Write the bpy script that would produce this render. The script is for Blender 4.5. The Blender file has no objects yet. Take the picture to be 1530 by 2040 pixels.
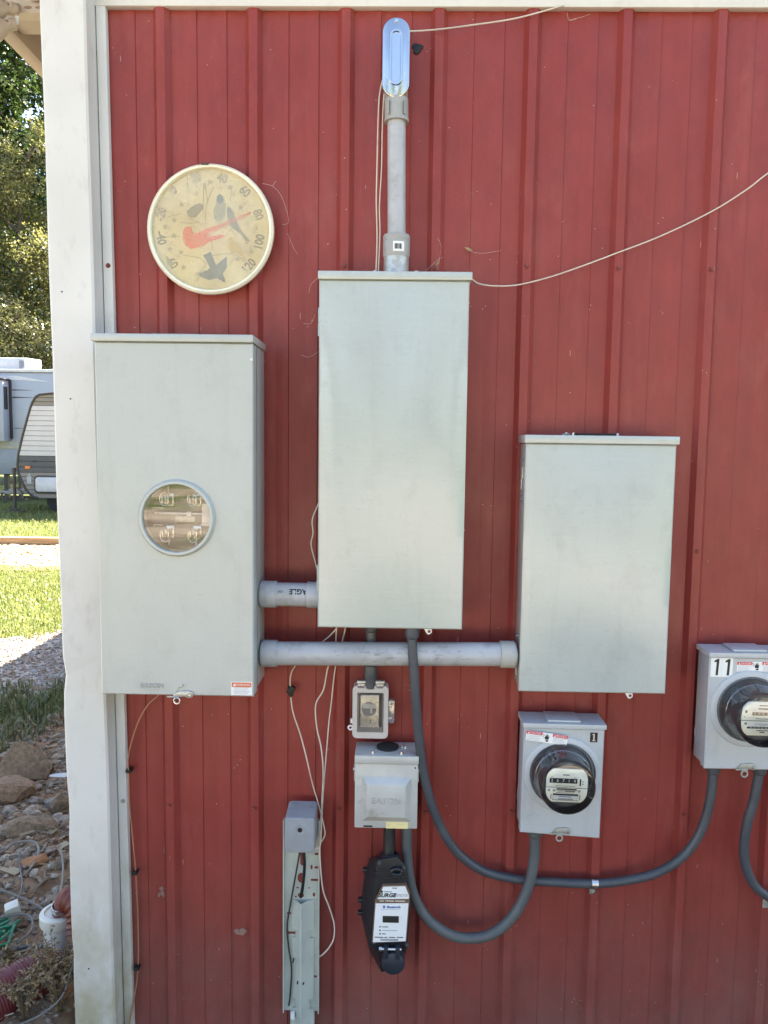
import bpy, bmesh, math, random
from mathutils import Vector, Matrix
R = math.radians
S = bpy.context.scene
C = S.collection
random.seed(7)

# ------------------------------------------------------------------ camera, sky, sun, exposure
cam = bpy.data.cameras.new('camera'); camo = bpy.data.objects.new('camera', cam); C.objects.link(camo)
r_ = Vector((0.99975016, 0.01842888, 0.01264917)); u_ = Vector((-0.01423867, 0.08884155, 0.99594399)); w_ = Vector((-0.01723036, 0.99587527, -0.08908176))
camo.matrix_world = Matrix(((r_.x, u_.x, -w_.x, 0), (r_.y, u_.y, -w_.y, -1.992), (r_.z, u_.z, -w_.z, 1.70), (0, 0, 0, 1)))
cam.sensor_fit = 'HORIZONTAL'; cam.sensor_width = 36; cam.lens = 36 * 1532 / 1530
cam.clip_start = .05; cam.clip_end = 2000
S.camera = camo
SUN = Vector((.573, .75, 1)).normalized()
world = bpy.data.worlds.new('World'); S.world = world; world.use_nodes = True
wn = world.node_tree.nodes
sky = wn.new('ShaderNodeTexSky'); sky.sky_type = 'NISHITA'; sky.sun_disc = False
sky.sun_elevation = math.asin(SUN.z); sky.sun_rotation = math.atan2(SUN.x, SUN.y)
sky.air_density = 1.0; sky.dust_density = 1.5; sky.ozone_density = 1.0
world.node_tree.links.new(sky.outputs[0], wn['Background'].inputs[0]); wn['Background'].inputs[1].default_value = .06
sl = bpy.data.lights.new('sun', 'SUN'); sl.energy = 5.0; sl.angle = R(.5); sl.color = (1, .93, .84)
so = bpy.data.objects.new('sun', sl); C.objects.link(so); so.rotation_euler = SUN.to_track_quat('Z', 'Y').to_euler(); so.location = (6, 8, 12)
vs = S.view_settings; vs.view_transform = 'Standard'; vs.look = 'None'; vs.gamma = 1; vs.exposure = 3.33
vs.use_white_balance = True; vs.white_balance_temperature = 6900; vs.white_balance_tint = 10
S.cycles.max_bounces = 6; S.cycles.diffuse_bounces = 3; S.cycles.glossy_bounces = 3; S.cycles.transparent_max_bounces = 10
S.cycles.use_denoising = True
S.cycles.sample_clamp_indirect = 6

# ------------------------------------------------------------------ materials
MATS = {}
def nt(name):
    m = bpy.data.materials.new(name); m.use_nodes = True
    return m, m.node_tree.nodes, m.node_tree.links
def N(nodes, t, **kw):
    n = nodes.new(t)
    for k, v in kw.items():
        if k.startswith('i_'):
            n.inputs[k[2:].replace('_', ' ')].default_value = v
        else: setattr(n, k, v)
    return n
def c4(c): return (c[0], c[1], c[2], 1)
def mixc(nodes, links, fac, a, b, blend='MIX'):
    n = nodes.new('ShaderNodeMix'); n.data_type = 'RGBA'; n.blend_type = blend
    for sock, v in ((n.inputs[0], fac), (n.inputs[6], a), (n.inputs[7], b)):
        if isinstance(v, (int, float)): sock.default_value = v
        elif isinstance(v, tuple): sock.default_value = v
        else: links.new(v, sock)
    return n.outputs[2]
def mth(nodes, links, op, a, b=0., clamp=False):
    n = nodes.new('ShaderNodeMath'); n.operation = op; n.use_clamp = clamp
    for sock, v in ((n.inputs[0], a), (n.inputs[1], b)):
        if isinstance(v, (int, float)): sock.default_value = v
        else: links.new(v, sock)
    return n.outputs[0]
def mrange(nodes, links, v, a, b, c=0., d=1.):
    n = nodes.new('ShaderNodeMapRange'); n.clamp = True
    links.new(v, n.inputs[0]); n.inputs[1].default_value = a; n.inputs[2].default_value = b; n.inputs[3].default_value = c; n.inputs[4].default_value = d
    return n.outputs[0]
def noise(nodes, links, vec, scale, detail=4, stretch=None, rough=.55, off=0.):
    if stretch or off:
        mp = nodes.new('ShaderNodeMapping'); links.new(vec, mp.inputs[0]); vec = mp.outputs[0]
        if stretch: mp.inputs[3].default_value = stretch
        mp.inputs[1].default_value = (off, off * .7, off * .3)
    n = nodes.new('ShaderNodeTexNoise'); links.new(vec, n.inputs['Vector'])
    n.inputs['Scale'].default_value = scale; n.inputs['Detail'].default_value = min(detail, 4.5); n.inputs['Roughness'].default_value = rough
    return n.outputs[0]
def mat(name, col, rough=.5, metal=0., var=.12, vscale=6, bump=0., bscale=80, rvar=.08, dirt=None, dscale=10, dlo=.58, dhi=.72, damt=.6, spec=.5, stretch=None, wave=0., coat=0.):
    if name in MATS: return MATS[name]
    m, n, l = nt(name); b = n['Principled BSDF']
    co = n.new('ShaderNodeTexCoord').outputs['Object']
    f = noise(n, l, co, vscale, 5, stretch)
    f2 = mrange(n, l, f, .3, .7)
    c = mixc(n, l, f2, c4([x * (1 - var) for x in col]), c4([min(1, x * (1 + var)) for x in col]))
    if dirt:
        d = mrange(n, l, noise(n, l, co, dscale, 7, None, .65, 3.1), dlo, dhi, 0, damt)
        c = mixc(n, l, d, c, c4(dirt))
    l.new(c, b.inputs['Base Color'])
    rr = mrange(n, l, noise(n, l, co, vscale * 2.3, 4, None, .6, 7.7), .3, .7, max(.02, rough - rvar), min(1, rough + rvar))
    l.new(rr, b.inputs['Roughness'])
    b.inputs['Metallic'].default_value = metal; b.inputs['Specular IOR Level'].default_value = spec
    if coat: b.inputs['Coat Weight'].default_value = coat; b.inputs['Coat Roughness'].default_value = .1
    nrm = None
    if bump:
        bn = n.new('ShaderNodeBump'); bn.inputs['Strength'].default_value = bump; bn.inputs['Distance'].default_value = .002
        l.new(noise(n, l, co, bscale, 4), bn.inputs['Height']); nrm = bn.outputs[0]
    if wave:
        bw = n.new('ShaderNodeBump'); bw.inputs['Strength'].default_value = wave; bw.inputs['Distance'].default_value = .02
        l.new(noise(n, l, co, 3.0, 2, None, .4, 1.3), bw.inputs['Height'])
        if nrm: l.new(nrm, bw.inputs['Normal'])
        nrm = bw.outputs[0]
    if nrm: l.new(nrm, b.inputs['Normal'])
    MATS[name] = m
    return m
def glassy(name, tint, fac, rough=.02, haze=None, hazef=0.):
    m, n, l = nt(name); n.remove(n['Principled BSDF']); out = n['Material Output']
    t = N(n, 'ShaderNodeBsdfTransparent'); t.inputs[0].default_value = c4(tint)
    base = t.outputs[0]
    if haze:
        d = N(n, 'ShaderNodeBsdfDiffuse'); d.inputs[0].default_value = c4(haze)
        co = n.new('ShaderNodeTexCoord').outputs['Object']
        hz = mrange(n, l, noise(n, l, co, 16, 5), .3, .7, hazef * .72, min(1, hazef * 1.3))
        x = N(n, 'ShaderNodeMixShader'); l.new(hz, x.inputs[0]); l.new(base, x.inputs[1]); l.new(d.outputs[0], x.inputs[2]); base = x.outputs[0]
    g = N(n, 'ShaderNodeBsdfGlossy'); g.inputs['Roughness'].default_value = rough
    fr = N(n, 'ShaderNodeFresnel'); fr.inputs[0].default_value = 1.5
    ff = mth(n, l, 'ADD', mth(n, l, 'MULTIPLY', fr.outputs[0], 1.0), fac, True)
    x = N(n, 'ShaderNodeMixShader'); l.new(ff, x.inputs[0]); l.new(base, x.inputs[1]); l.new(g.outputs[0], x.inputs[2])
    l.new(x.outputs[0], out.inputs[0]); MATS[name] = m
    return m
def wall_mat():
    m, n, l = nt('red_metal_siding'); b = n['Principled BSDF']
    co = n.new('ShaderNodeTexCoord').outputs['Object']
    sx = n.new('ShaderNodeSeparateXYZ'); l.new(co, sx.inputs[0])
    c = mixc(n, l, mrange(n, l, noise(n, l, co, 1.6, 5), .32, .68), (.240, .031, .025, 1), (.282, .047, .038, 1))
    st = mrange(n, l, noise(n, l, co, 1, 5, (42, 42, 1.1)), .3, .7, 0, 1)
    c = mixc(n, l, mth(n, l, 'MULTIPLY', st, .35), c, (.215, .030, .024, 1))
    # chalky rubs
    ch = mrange(n, l, noise(n, l, co, 4.3, 8, (1.6, 1, .6), .72, 2.), .54, .80, 0, .34)
    c = mixc(n, l, ch, c, (.40, .14, .11, 1))
    # mud and dust near the ground
    mud = mth(n, l, 'MULTIPLY', mrange(n, l, sx.outputs[2], .62, .02, 0, 1), mrange(n, l, noise(n, l, co, 5, 7, None, .7, 5.), .25, .7, .25, 1.))
    c = mixc(n, l, mth(n, l, 'MULTIPLY', mud, .62), c, (.175, .125, .10, 1))
    gr = mrange(n, l, noise(n, l, co, 380, 2, None, .6, 1.), .25, .75, .88, 1.12)
    mo = mrange(n, l, noise(n, l, co, 21, 4, (1, 1, .55), .65, 14.), .3, .7, .90, 1.08)
    vm = n.new('ShaderNodeVectorMath'); vm.operation = 'SCALE'; l.new(c, vm.inputs[0]); l.new(mth(n, l, 'MULTIPLY', gr, mo), vm.inputs['Scale']); c = vm.outputs[0]
    # short pale scratches and chips
    vo = n.new('ShaderNodeTexVoronoi'); mp = n.new('ShaderNodeMapping'); l.new(co, mp.inputs[0]); mp.inputs[3].default_value = (85, 85, 8)
    l.new(mp.outputs[0], vo.inputs['Vector']); vo.inputs['Scale'].default_value = 1.
    spk = mth(n, l, 'LESS_THAN', vo.outputs['Distance'], .075)
    msk = mth(n, l, 'GREATER_THAN', noise(n, l, co, 9, 3, None, .5, 11.), .60)
    c = mixc(n, l, mth(n, l, 'MULTIPLY', mth(n, l, 'MULTIPLY', spk, msk), .55), c, (.62, .42, .38, 1))
    vo2 = n.new('ShaderNodeTexVoronoi'); mp2 = n.new('ShaderNodeMapping'); l.new(co, mp2.inputs[0]); mp2.inputs[3].default_value = (80, 80, 80)
    l.new(mp2.outputs[0], vo2.inputs['Vector']); vo2.inputs['Scale'].default_value = 1.
    sp2 = mth(n, l, 'MULTIPLY', mth(n, l, 'LESS_THAN', vo2.outputs['Distance'], .11), mth(n, l, 'GREATER_THAN', noise(n, l, co, 17, 2, None, .5, 4.), .66))
    c = mixc(n, l, mth(n, l, 'MULTIPLY', sp2, .6), c, (.66, .5, .45, 1))
    l.new(c, b.inputs['Base Color'])
    l.new(mrange(n, l, noise(n, l, co, 6, 5, None, .6, 9.), .3, .7, .40, .56), b.inputs['Roughness'])
    b.inputs['Specular IOR Level'].default_value = .42
    bn = n.new('ShaderNodeBump'); bn.inputs['Strength'].default_value = .12; bn.inputs['Distance'].default_value = .001
    l.new(noise(n, l, co, 260, 3), bn.inputs['Height']); l.new(bn.outputs[0], b.inputs['Normal'])
    MATS['wall'] = m
    return m
def cabinet_mat(name, col, rough, seed, streak=.5):
    m, n, l = nt(name); b = n['Principled BSDF']
    co = n.new('ShaderNodeTexCoord').outputs['Object']
    f = mrange(n, l, noise(n, l, co, 5, 6, None, .6, seed), .3, .7)
    c = mixc(n, l, f, c4([x * .97 for x in col]), c4([x * 1.03 for x in col]))
    # rubbed grey marks
    d = mrange(n, l, noise(n, l, co, 16, 7, (1, 1, .7), .7, seed + 2.), .52, .76, 0, .26)
    c = mixc(n, l, d, c, (.24, .25, .25, 1))
    dr = mrange(n, l, noise(n, l, co, 1, 4, (34, 34, 2.2), .6, seed + 3.), .54, .78, 0, .16)
    c = mixc(n, l, dr, c, (.26, .255, .24, 1))
    gr = mrange(n, l, noise(n, l, co, 420, 2, None, .6, seed), .25, .75, .95, 1.05)
    vm = n.new('ShaderNodeVectorMath'); vm.operation = 'SCALE'; l.new(c, vm.inputs[0]); l.new(gr, vm.inputs['Scale']); c = vm.outputs[0]
    # fine scuffs, mostly sideways
    s = mrange(n, l, noise(n, l, co, 1, 6, (9, 9, 120), .6, seed + 5.), .50, .85, 0, .22 * streak)
    c = mixc(n, l, s, c, c4([x * 1.3 for x in col]))
    s3 = mrange(n, l, noise(n, l, co, 30, 5, (1, 1, 2.6), .7, seed + 8.), .62, .8, 0, .4)
    c = mixc(n, l, s3, c, (.20, .20, .19, 1))
    l.new(c, b.inputs['Base Color'])
    l.new(mrange(n, l, noise(n, l, co, 2.5, 2, None, .5, seed + 1.), .15, .85, rough - .03, rough + .08), b.inputs['Roughness'])
    b.inputs['Specular IOR Level'].default_value = .95
    bn = n.new('ShaderNodeBump'); bn.inputs['Strength'].default_value = .03; bn.inputs['Distance'].default_value = .001
    l.new(noise(n, l, co, 300, 2), bn.inputs['Height']); l.new(bn.outputs[0], b.inputs['Normal'])
    MATS[name] = m
    return m
def galv_mat(name, col, rough=.42):
    m, n, l = nt(name); b = n['Principled BSDF']
    co = n.new('ShaderNodeTexCoord').outputs['Object']
    vo = n.new('ShaderNodeTexVoronoi'); l.new(co, vo.inputs['Vector']); vo.inputs['Scale'].default_value = 130
    bw = n.new('ShaderNodeRGBToBW'); l.new(vo.outputs['Color'], bw.inputs[0])
    c = mixc(n, l, mrange(n, l, bw.outputs[0], .2, .8, 0, .7), c4([x * .78 for x in col]), c4([min(1, x * 1.12) for x in col]))
    d = mrange(n, l, noise(n, l, co, 14, 6, None, .65, 3.), .56, .74, 0, .55)
    c = mixc(n, l, d, c, (.2, .17, .13, 1)); l.new(c, b.inputs['Base Color'])
    l.new(mrange(n, l, noise(n, l, co, 30, 3), .3, .7, rough - .08, rough + .12), b.inputs['Roughness'])
    b.inputs['Metallic'].default_value = .55
    MATS[name] = m
    return m
def leaf_mat(name, a, b_, trans=.45):
    m, n, l = nt(name); n.remove(n['Principled BSDF']); out = n['Material Output']
    ge = n.new('ShaderNodeNewGeometry')
    c = mixc(n, l, ge.outputs['Random Per Island'], c4(a), c4(b_))
    d = N(n, 'ShaderNodeBsdfDiffuse'); t = N(n, 'ShaderNodeBsdfTranslucent'); l.new(c, d.inputs[0]); l.new(c, t.inputs[0])
    x = N(n, 'ShaderNodeMixShader'); x.inputs[0].default_value = trans; l.new(d.outputs[0], x.inputs[1]); l.new(t.outputs[0], x.inputs[2])
    g = N(n, 'ShaderNodeBsdfGlossy'); g.inputs['Roughness'].default_value = .4
    x2 = N(n, 'ShaderNodeMixShader'); x2.inputs[0].default_value = .05; l.new(x.outputs[0], x2.inputs[1]); l.new(g.outputs[0], x2.inputs[2])
    l.new(x2.outputs[0], out.inputs[0]); MATS[name] = m
    return m
def stone_mat(name, a, b_, plain=False):
    m, n, l = nt(name); b = n['Principled BSDF']
    oi = n.new('ShaderNodeObjectInfo'); ge = n.new('ShaderNodeNewGeometry'); co = n.new('ShaderNodeTexCoord').outputs['Object']
    rnd = mth(n, l, 'FRACT', mth(n, l, 'ADD', oi.outputs['Random'], ge.outputs['Random Per Island']))
    cr = n.new('ShaderNodeValToRGB'); l.new(rnd, cr.inputs[0]); e = cr.color_ramp.elements
    e[0].position = 0; e[0].color = c4(a); e[1].position = 1; e[1].color = c4(b_)
    for p, c in () if plain else ((.3, [(x + y) / 2 for x, y in zip(a, b_)]), (.55, (.34, .28, .23)), (.8, (.30, .185, .11))):
        q = e.new(p); q.color = c4(c)
    co = ge.outputs['Position']; f = mrange(n, l, noise(n, l, co, 55, 6), .25, .75, .55, 1.4)
    v = n.new('ShaderNodeVectorMath'); v.operation = 'SCALE'; l.new(cr.outputs[0], v.inputs[0]); l.new(f, v.inputs['Scale'])
    l.new(v.outputs[0], b.inputs['Base Color']); b.inputs['Roughness'].default_value = .9
    bn = n.new('ShaderNodeBump'); bn.inputs['Strength'].default_value = .9; bn.inputs['Distance'].default_value = .012
    l.new(noise(n, l, co, 110, 5), bn.inputs['Height']); l.new(bn.outputs[0], b.inputs['Normal'])
    MATS[name] = m
    return m
def ground_mat():
    m, n, l = nt('ground_cover'); b = n['Principled BSDF']
    co = n.new('ShaderNodeTexCoord').outputs['Object']
    sx = n.new('ShaderNodeSeparateXYZ'); l.new(co, sx.inputs[0])
    X, Y = sx.outputs[0], sx.outputs[1]
    nz = mth(n, l, 'MULTIPLY', mth(n, l, 'SUBTRACT', noise(n, l, co, 2.2, 5), .5), .9)
    s = mth(n, l, 'ADD', mth(n, l, 'SUBTRACT', Y, X), nz)
    y2 = mth(n, l, 'ADD', Y, mth(n, l, 'MULTIPLY', nz, .35))
    fine = noise(n, l, co, 40, 6, None, .7)
    def two(a, b2): return mixc(n, l, mrange(n, l, fine, .3, .7), c4(a), c4(b2))
    dirt = two((.10, .065, .045), (.20, .145, .105)); grav = two((.27, .24, .22), (.46, .43, .39))
    gras = two((.045, .07, .02), (.13, .15, .05)); mul = two((.28, .15, .09), (.42, .30, .19)); yard = two((.30, .25, .19), (.44, .38, .30))
    c = mixc(n, l, mrange(n, l, s, 4.2, 4.7), dirt, gras)
    c = mixc(n, l, mrange(n, l, s, 5.4, 5.7), c, grav)
    c = mixc(n, l, mrange(n, l, s, 7.55, 7.75), c, gras)
    mm = mth(n, l, 'MULTIPLY', mrange(n, l, y2, 7.8, 8.0), mrange(n, l, y2, 10.3, 10.2))
    c = mixc(n, l, mm, c, mul)
    pat = mrange(n, l, noise(n, l, co, .45, 4, (1, 2.4, 1), .6, 3.), .42, .62)
    yard = mixc(n, l, pat, yard, two((.13, .10, .07), (.24, .19, .14)))
    yard = mixc(n, l, mrange(n, l, noise(n, l, co, .22, 4, None, .6, 8.), .60, .68), yard, gras)
    c = mixc(n, l, mrange(n, l, y2, -3.2, -3.9), c, yard)  # unseen strip by the wall kept as dark dirt to dim bounce low down
    c = mixc(n, l, mth(n, l, 'MULTIPLY', mrange(n, l, mth(n, l, 'ADD', X, mth(n, l, 'MULTIPLY', nz, 3.)), 6., 9.), mrange(n, l, y2, 1., -1.)), c, gras)  # unseen grass added at right so less light bounces from that side
    c = mixc(n, l, mrange(n, l, y2, -24, -27), c, gras)
    l.new(c, b.inputs['Base Color']); b.inputs['Roughness'].default_value = .95; b.inputs['Specular IOR Level'].default_value = .2
    bn = n.new('ShaderNodeBump'); bn.inputs['Strength'].default_value = .7; bn.inputs['Distance'].default_value = .02
    l.new(fine, bn.inputs['Height']); l.new(bn.outputs[0], b.inputs['Normal'])
    return m
def white_trim_mat():
    m, n, l = nt('white_trim'); b = n['Principled BSDF']
    co = n.new('ShaderNodeTexCoord').outputs['Object']; sx = n.new('ShaderNodeSeparateXYZ'); l.new(co, sx.inputs[0])
    c = mixc(n, l, mrange(n, l, noise(n, l, co, 4, 5), .3, .7), (.59, .583, .555, 1), (.66, .652, .62, 1))
    c = mixc(n, l, mrange(n, l, noise(n, l, co, 26, 7, (1, 1, .5), .7, 2.), .56, .8, 0, .5), c, (.42, .40, .37, 1))
    alg = mth(n, l, 'MULTIPLY', mrange(n, l, sx.outputs[2], .75, .12, 0, 1), mrange(n, l, noise(n, l, co, 8, 7, (1, 1, .6), .7, 6.), .34, .62, .12, 1))
    c = mixc(n, l, mth(n, l, 'MULTIPLY', alg, .9), c, (.34, .29, .16, 1))
    l.new(c, b.inputs['Base Color'])
    l.new(mrange(n, l, noise(n, l, co, 9, 4, None, .6, 4.), .3, .7, .38, .6), b.inputs['Roughness'])
    MATS['white_trim'] = m
    return m

wall_mat(); white_trim_mat()
cabinet_mat('cab1', (.41, .44, .42), .36, 0.); cabinet_mat('cab2', (.425, .46, .435), .20, 20., 1.); cabinet_mat('cab3', (.425, .46, .445), .20, 40., .8)
cabinet_mat('meterpaint', (.43, .455, .475), .40, 60., .4)
galv_mat('galv', (.50, .50, .47)); galv_mat('galv_old', (.46, .46, .42), .5); mat('pedestal', (.50, .53, .47), .42, .15, .10, 9, .05, 120, dirt=(.30, .26, .18), dscale=11, dlo=.58, dhi=.75, damt=.45)
mat('zinc', (.62, .62, .60), .28, 1., .1, 40)
mat('aluminium', (.52, .53, .55), .20, 1., .05, 20, .04, 90, rvar=.05)
mat('pvc', (.40, .41, .43), .36, 0, .10, 14, .06, 200, dirt=(.17, .15, .13), dscale=22, dlo=.50, dhi=.76, damt=.55)
mat('pvc_fit', (.33, .335, .325), .42, 0, .08, 25, dirt=(.20, .17, .12), dscale=20, damt=.4)
mat('pvc_light', (.40, .395, .37), .45, 0, .08, 25, dirt=(.2, .17, .12), dscale=20, damt=.4)
mat('flex', (.062, .070, .082), .42, 0, .15, 12, dirt=(.14, .13, .12), dscale=8, dlo=.5, dhi=.8, damt=.35)
mat('flex_old', (.085, .095, .10), .5, 0, .15, 12, dirt=(.17, .16, .14), dscale=8, dlo=.45, dhi=.8, damt=.5)
mat('black_plastic', (.014, .015, .019), .42, 0, .2, 20, dirt=(.06, .055, .05), dscale=12, damt=.5)
mat('cap_plastic', (.02, .026, .038), .45, 0, .2, 20)
mat('black', (.008, .008, .009), .6)
mat('wire', (.62, .55, .46), .5, 0, .15, 5, dirt=(.32, .26, .2), dscale=6, damt=.6)
mat('copper', (.42, .20, .11), .42, .2, .2, 8)
mat('white_print', (.78, .78, .77), .45, 0, .03, 30)
mat('meter_base', (.17, .17, .175), .3, 0, .1, 10); mat('meter_core', (.09, .09, .095), .35, 0, .2, 30)
mat('cream', (.88, .855, .74), .45, 0, .06, 30)
mat('rim', (.80, .77, .62), .35, 0, .1, 9, dirt=(.34, .24, .15), dscale=13, dlo=.58, dhi=.75, damt=.5)
mat('dialpaint', (.86, .77, .50), .6, 0, .10, 9, dirt=(.55, .40, .22), dscale=14, dlo=.48, dhi=.75, damt=.55)
mat('ink', (.13, .11, .085), .6); mat('ink_soft', (.42, .36, .24), .6)
mat('bird_blue', (.08, .13, .20), .6); mat('bird_grey', (.36, .38, .33), .6); mat('bird_yellow', (.66, .46, .12), .6); mat('bird_red', (.85, .06, .025), .6); mat('bird_brown', (.26, .22, .16), .6)
mat('print_black', (.012, .012, .012), .5); mat('print_red', (.55, .035, .04), .5); mat('print_orange', (.66, .14, .04), .5); mat('print_brown', (.17, .10, .06), .5); mat('print_grey', (.42, .42, .43), .5); mat('print_blue', (.04, .11, .40), .5); mat('yellow_tag', (.72, .62, .30), .5)
mat('emboss', (.36, .38, .36), .5); mat('emboss_worn', (.33, .32, .29), .5, dirt=(.47, .47, .45), dscale=40, dlo=.45, dhi=.6, damt=.8)
mat('plate_metal', (.72, .69, .62), .3, .5, .1, 20)
mat('well_metal', (.14, .13, .115), .45, .0, .25, 18, dirt=(.2, .17, .14), dscale=16, damt=.6)
mat('screen', (.035, .035, .03), .15)
mat('red_screw', (.20, .035, .03), .5, 0, .2, 50, dirt=(.2, .12, .08), dscale=60, damt=.5)
mat('grey_box', (.27, .28, .30), .55, 0, .1, 20, dirt=(.15, .14, .13), dscale=20, damt=.4)
mat('tan', (.47, .39, .32), .6, 0, .08, 6, dirt=(.3, .2, .14), dscale=7, damt=.3); mat('tan_light', (.52, .44, .36), .45, 0, .05, 12)
mat('tan_dark', (.30, .20, .14), .7, 0, .15, 6)
mat('roof', (.20, .03, .025), .5); mat('rubber', (.02, .02, .02), .8)
mat('rv_white', (.34, .36, .42), .35, 0, .04, 2); mat('rv_grey', (.24, .26, .31), .4, 0, .05, 2); mat('rv_shell', (.52, .53, .57), .3); mat('rv_cream', (.38, .36, .32), .5)
mat('sid_white', (.52, .50, .53), .38, 0, .04, 3, spec=.4); mat('sid_dark', (.055, .06, .08), .4, 0, .08, 3); mat('sid_grey', (.18, .17, .165), .4, 0, .06, 3); mat('sid_taupe', (.20, .17, .15), .4, 0, .06, 3); mat('trim_dark', (.04, .032, .03), .5)
mat('amber', (.75, .20, .04), .3)
mat('timber', (.38, .25, .13), .85, 0, .2, 4, .5, 60, stretch=(.3, 6, 6))
mat('weed_stem', (.20, .15, .09), .9, 0, .3, 20)
mat('bark', (.09, .07, .055), .95, 0, .3, 6, .8, 20)
mat('soil', (.28, .18, .115), .95, 0, .4, 14, 1., 70, spec=.2)
mat('pvc_white', (.70, .66, .56), .4, 0, .05, 12, dirt=(.30, .14, .07), dscale=9, dlo=.6, dhi=.68, damt=.7)
mat('hose_rust', (.16, .032, .016), .5, 0, .15, 8, dirt=(.10, .04, .03), dscale=10, damt=.5)
mat('hose_maroon', (.13, .018, .02), .5, 0, .15, 8, dirt=(.10, .05, .045), dscale=10, damt=.5)
mat('grey_cable', (.19, .175, .155), .5, 0, .15, 6); mat('green_cable', (.02, .20, .11), .45, 0, .1, 6)
mat('rust_stone', (.36, .17, .08), .9, 0, .3, 12, .5, 40)
mat('brick_dust', (.2, .1, .07), .9)
mat('dry_leaf', (.34, .22, .10), .8, 0, .2, 30); mat('web', (.62, .55, .5), .8)
mat('mud', (.27, .15, .12), .95, 0, .2, 30)
glassy('window_glass', (.96, .96, .96), .03, .012); glassy('dome_glass', (.93, .95, .97), .06, .03); glassy('clear_cover', (.97, .96, .95), .03, .06, (.62, .58, .54), .06)
glassy('yellowed_cover', (1, .98, .93), .0, .12, (.90, .82, .60), .29)
glassy('clear_tab', (.9, .9, .95), .16, .06, (.62, .6, .6), .22)
leaf_mat('leaf_dark', (.022, .045, .014), (.07, .11, .03), .35); leaf_mat('leaf_yellow', (.085, .10, .03), (.27, .25, .085), .5); leaf_mat('leaf_olive', (.045, .055, .018), (.12, .115, .04), .4)
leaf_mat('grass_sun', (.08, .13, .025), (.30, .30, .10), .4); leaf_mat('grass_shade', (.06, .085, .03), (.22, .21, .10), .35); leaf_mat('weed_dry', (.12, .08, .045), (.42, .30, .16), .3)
leaf_mat('litter', (.12, .08, .05), (.42, .34, .22), .1); leaf_mat('mulch_chip', (.34, .18, .10), (.60, .48, .34), .05)
stone_mat('brown_stone', (.30, .205, .13), (.25, .175, .115), True); stone_mat('rubble', (.50, .42, .34), (.22, .165, .12)); stone_mat('gravel', (.46, .43, .40), (.22, .20, .19))

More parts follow.
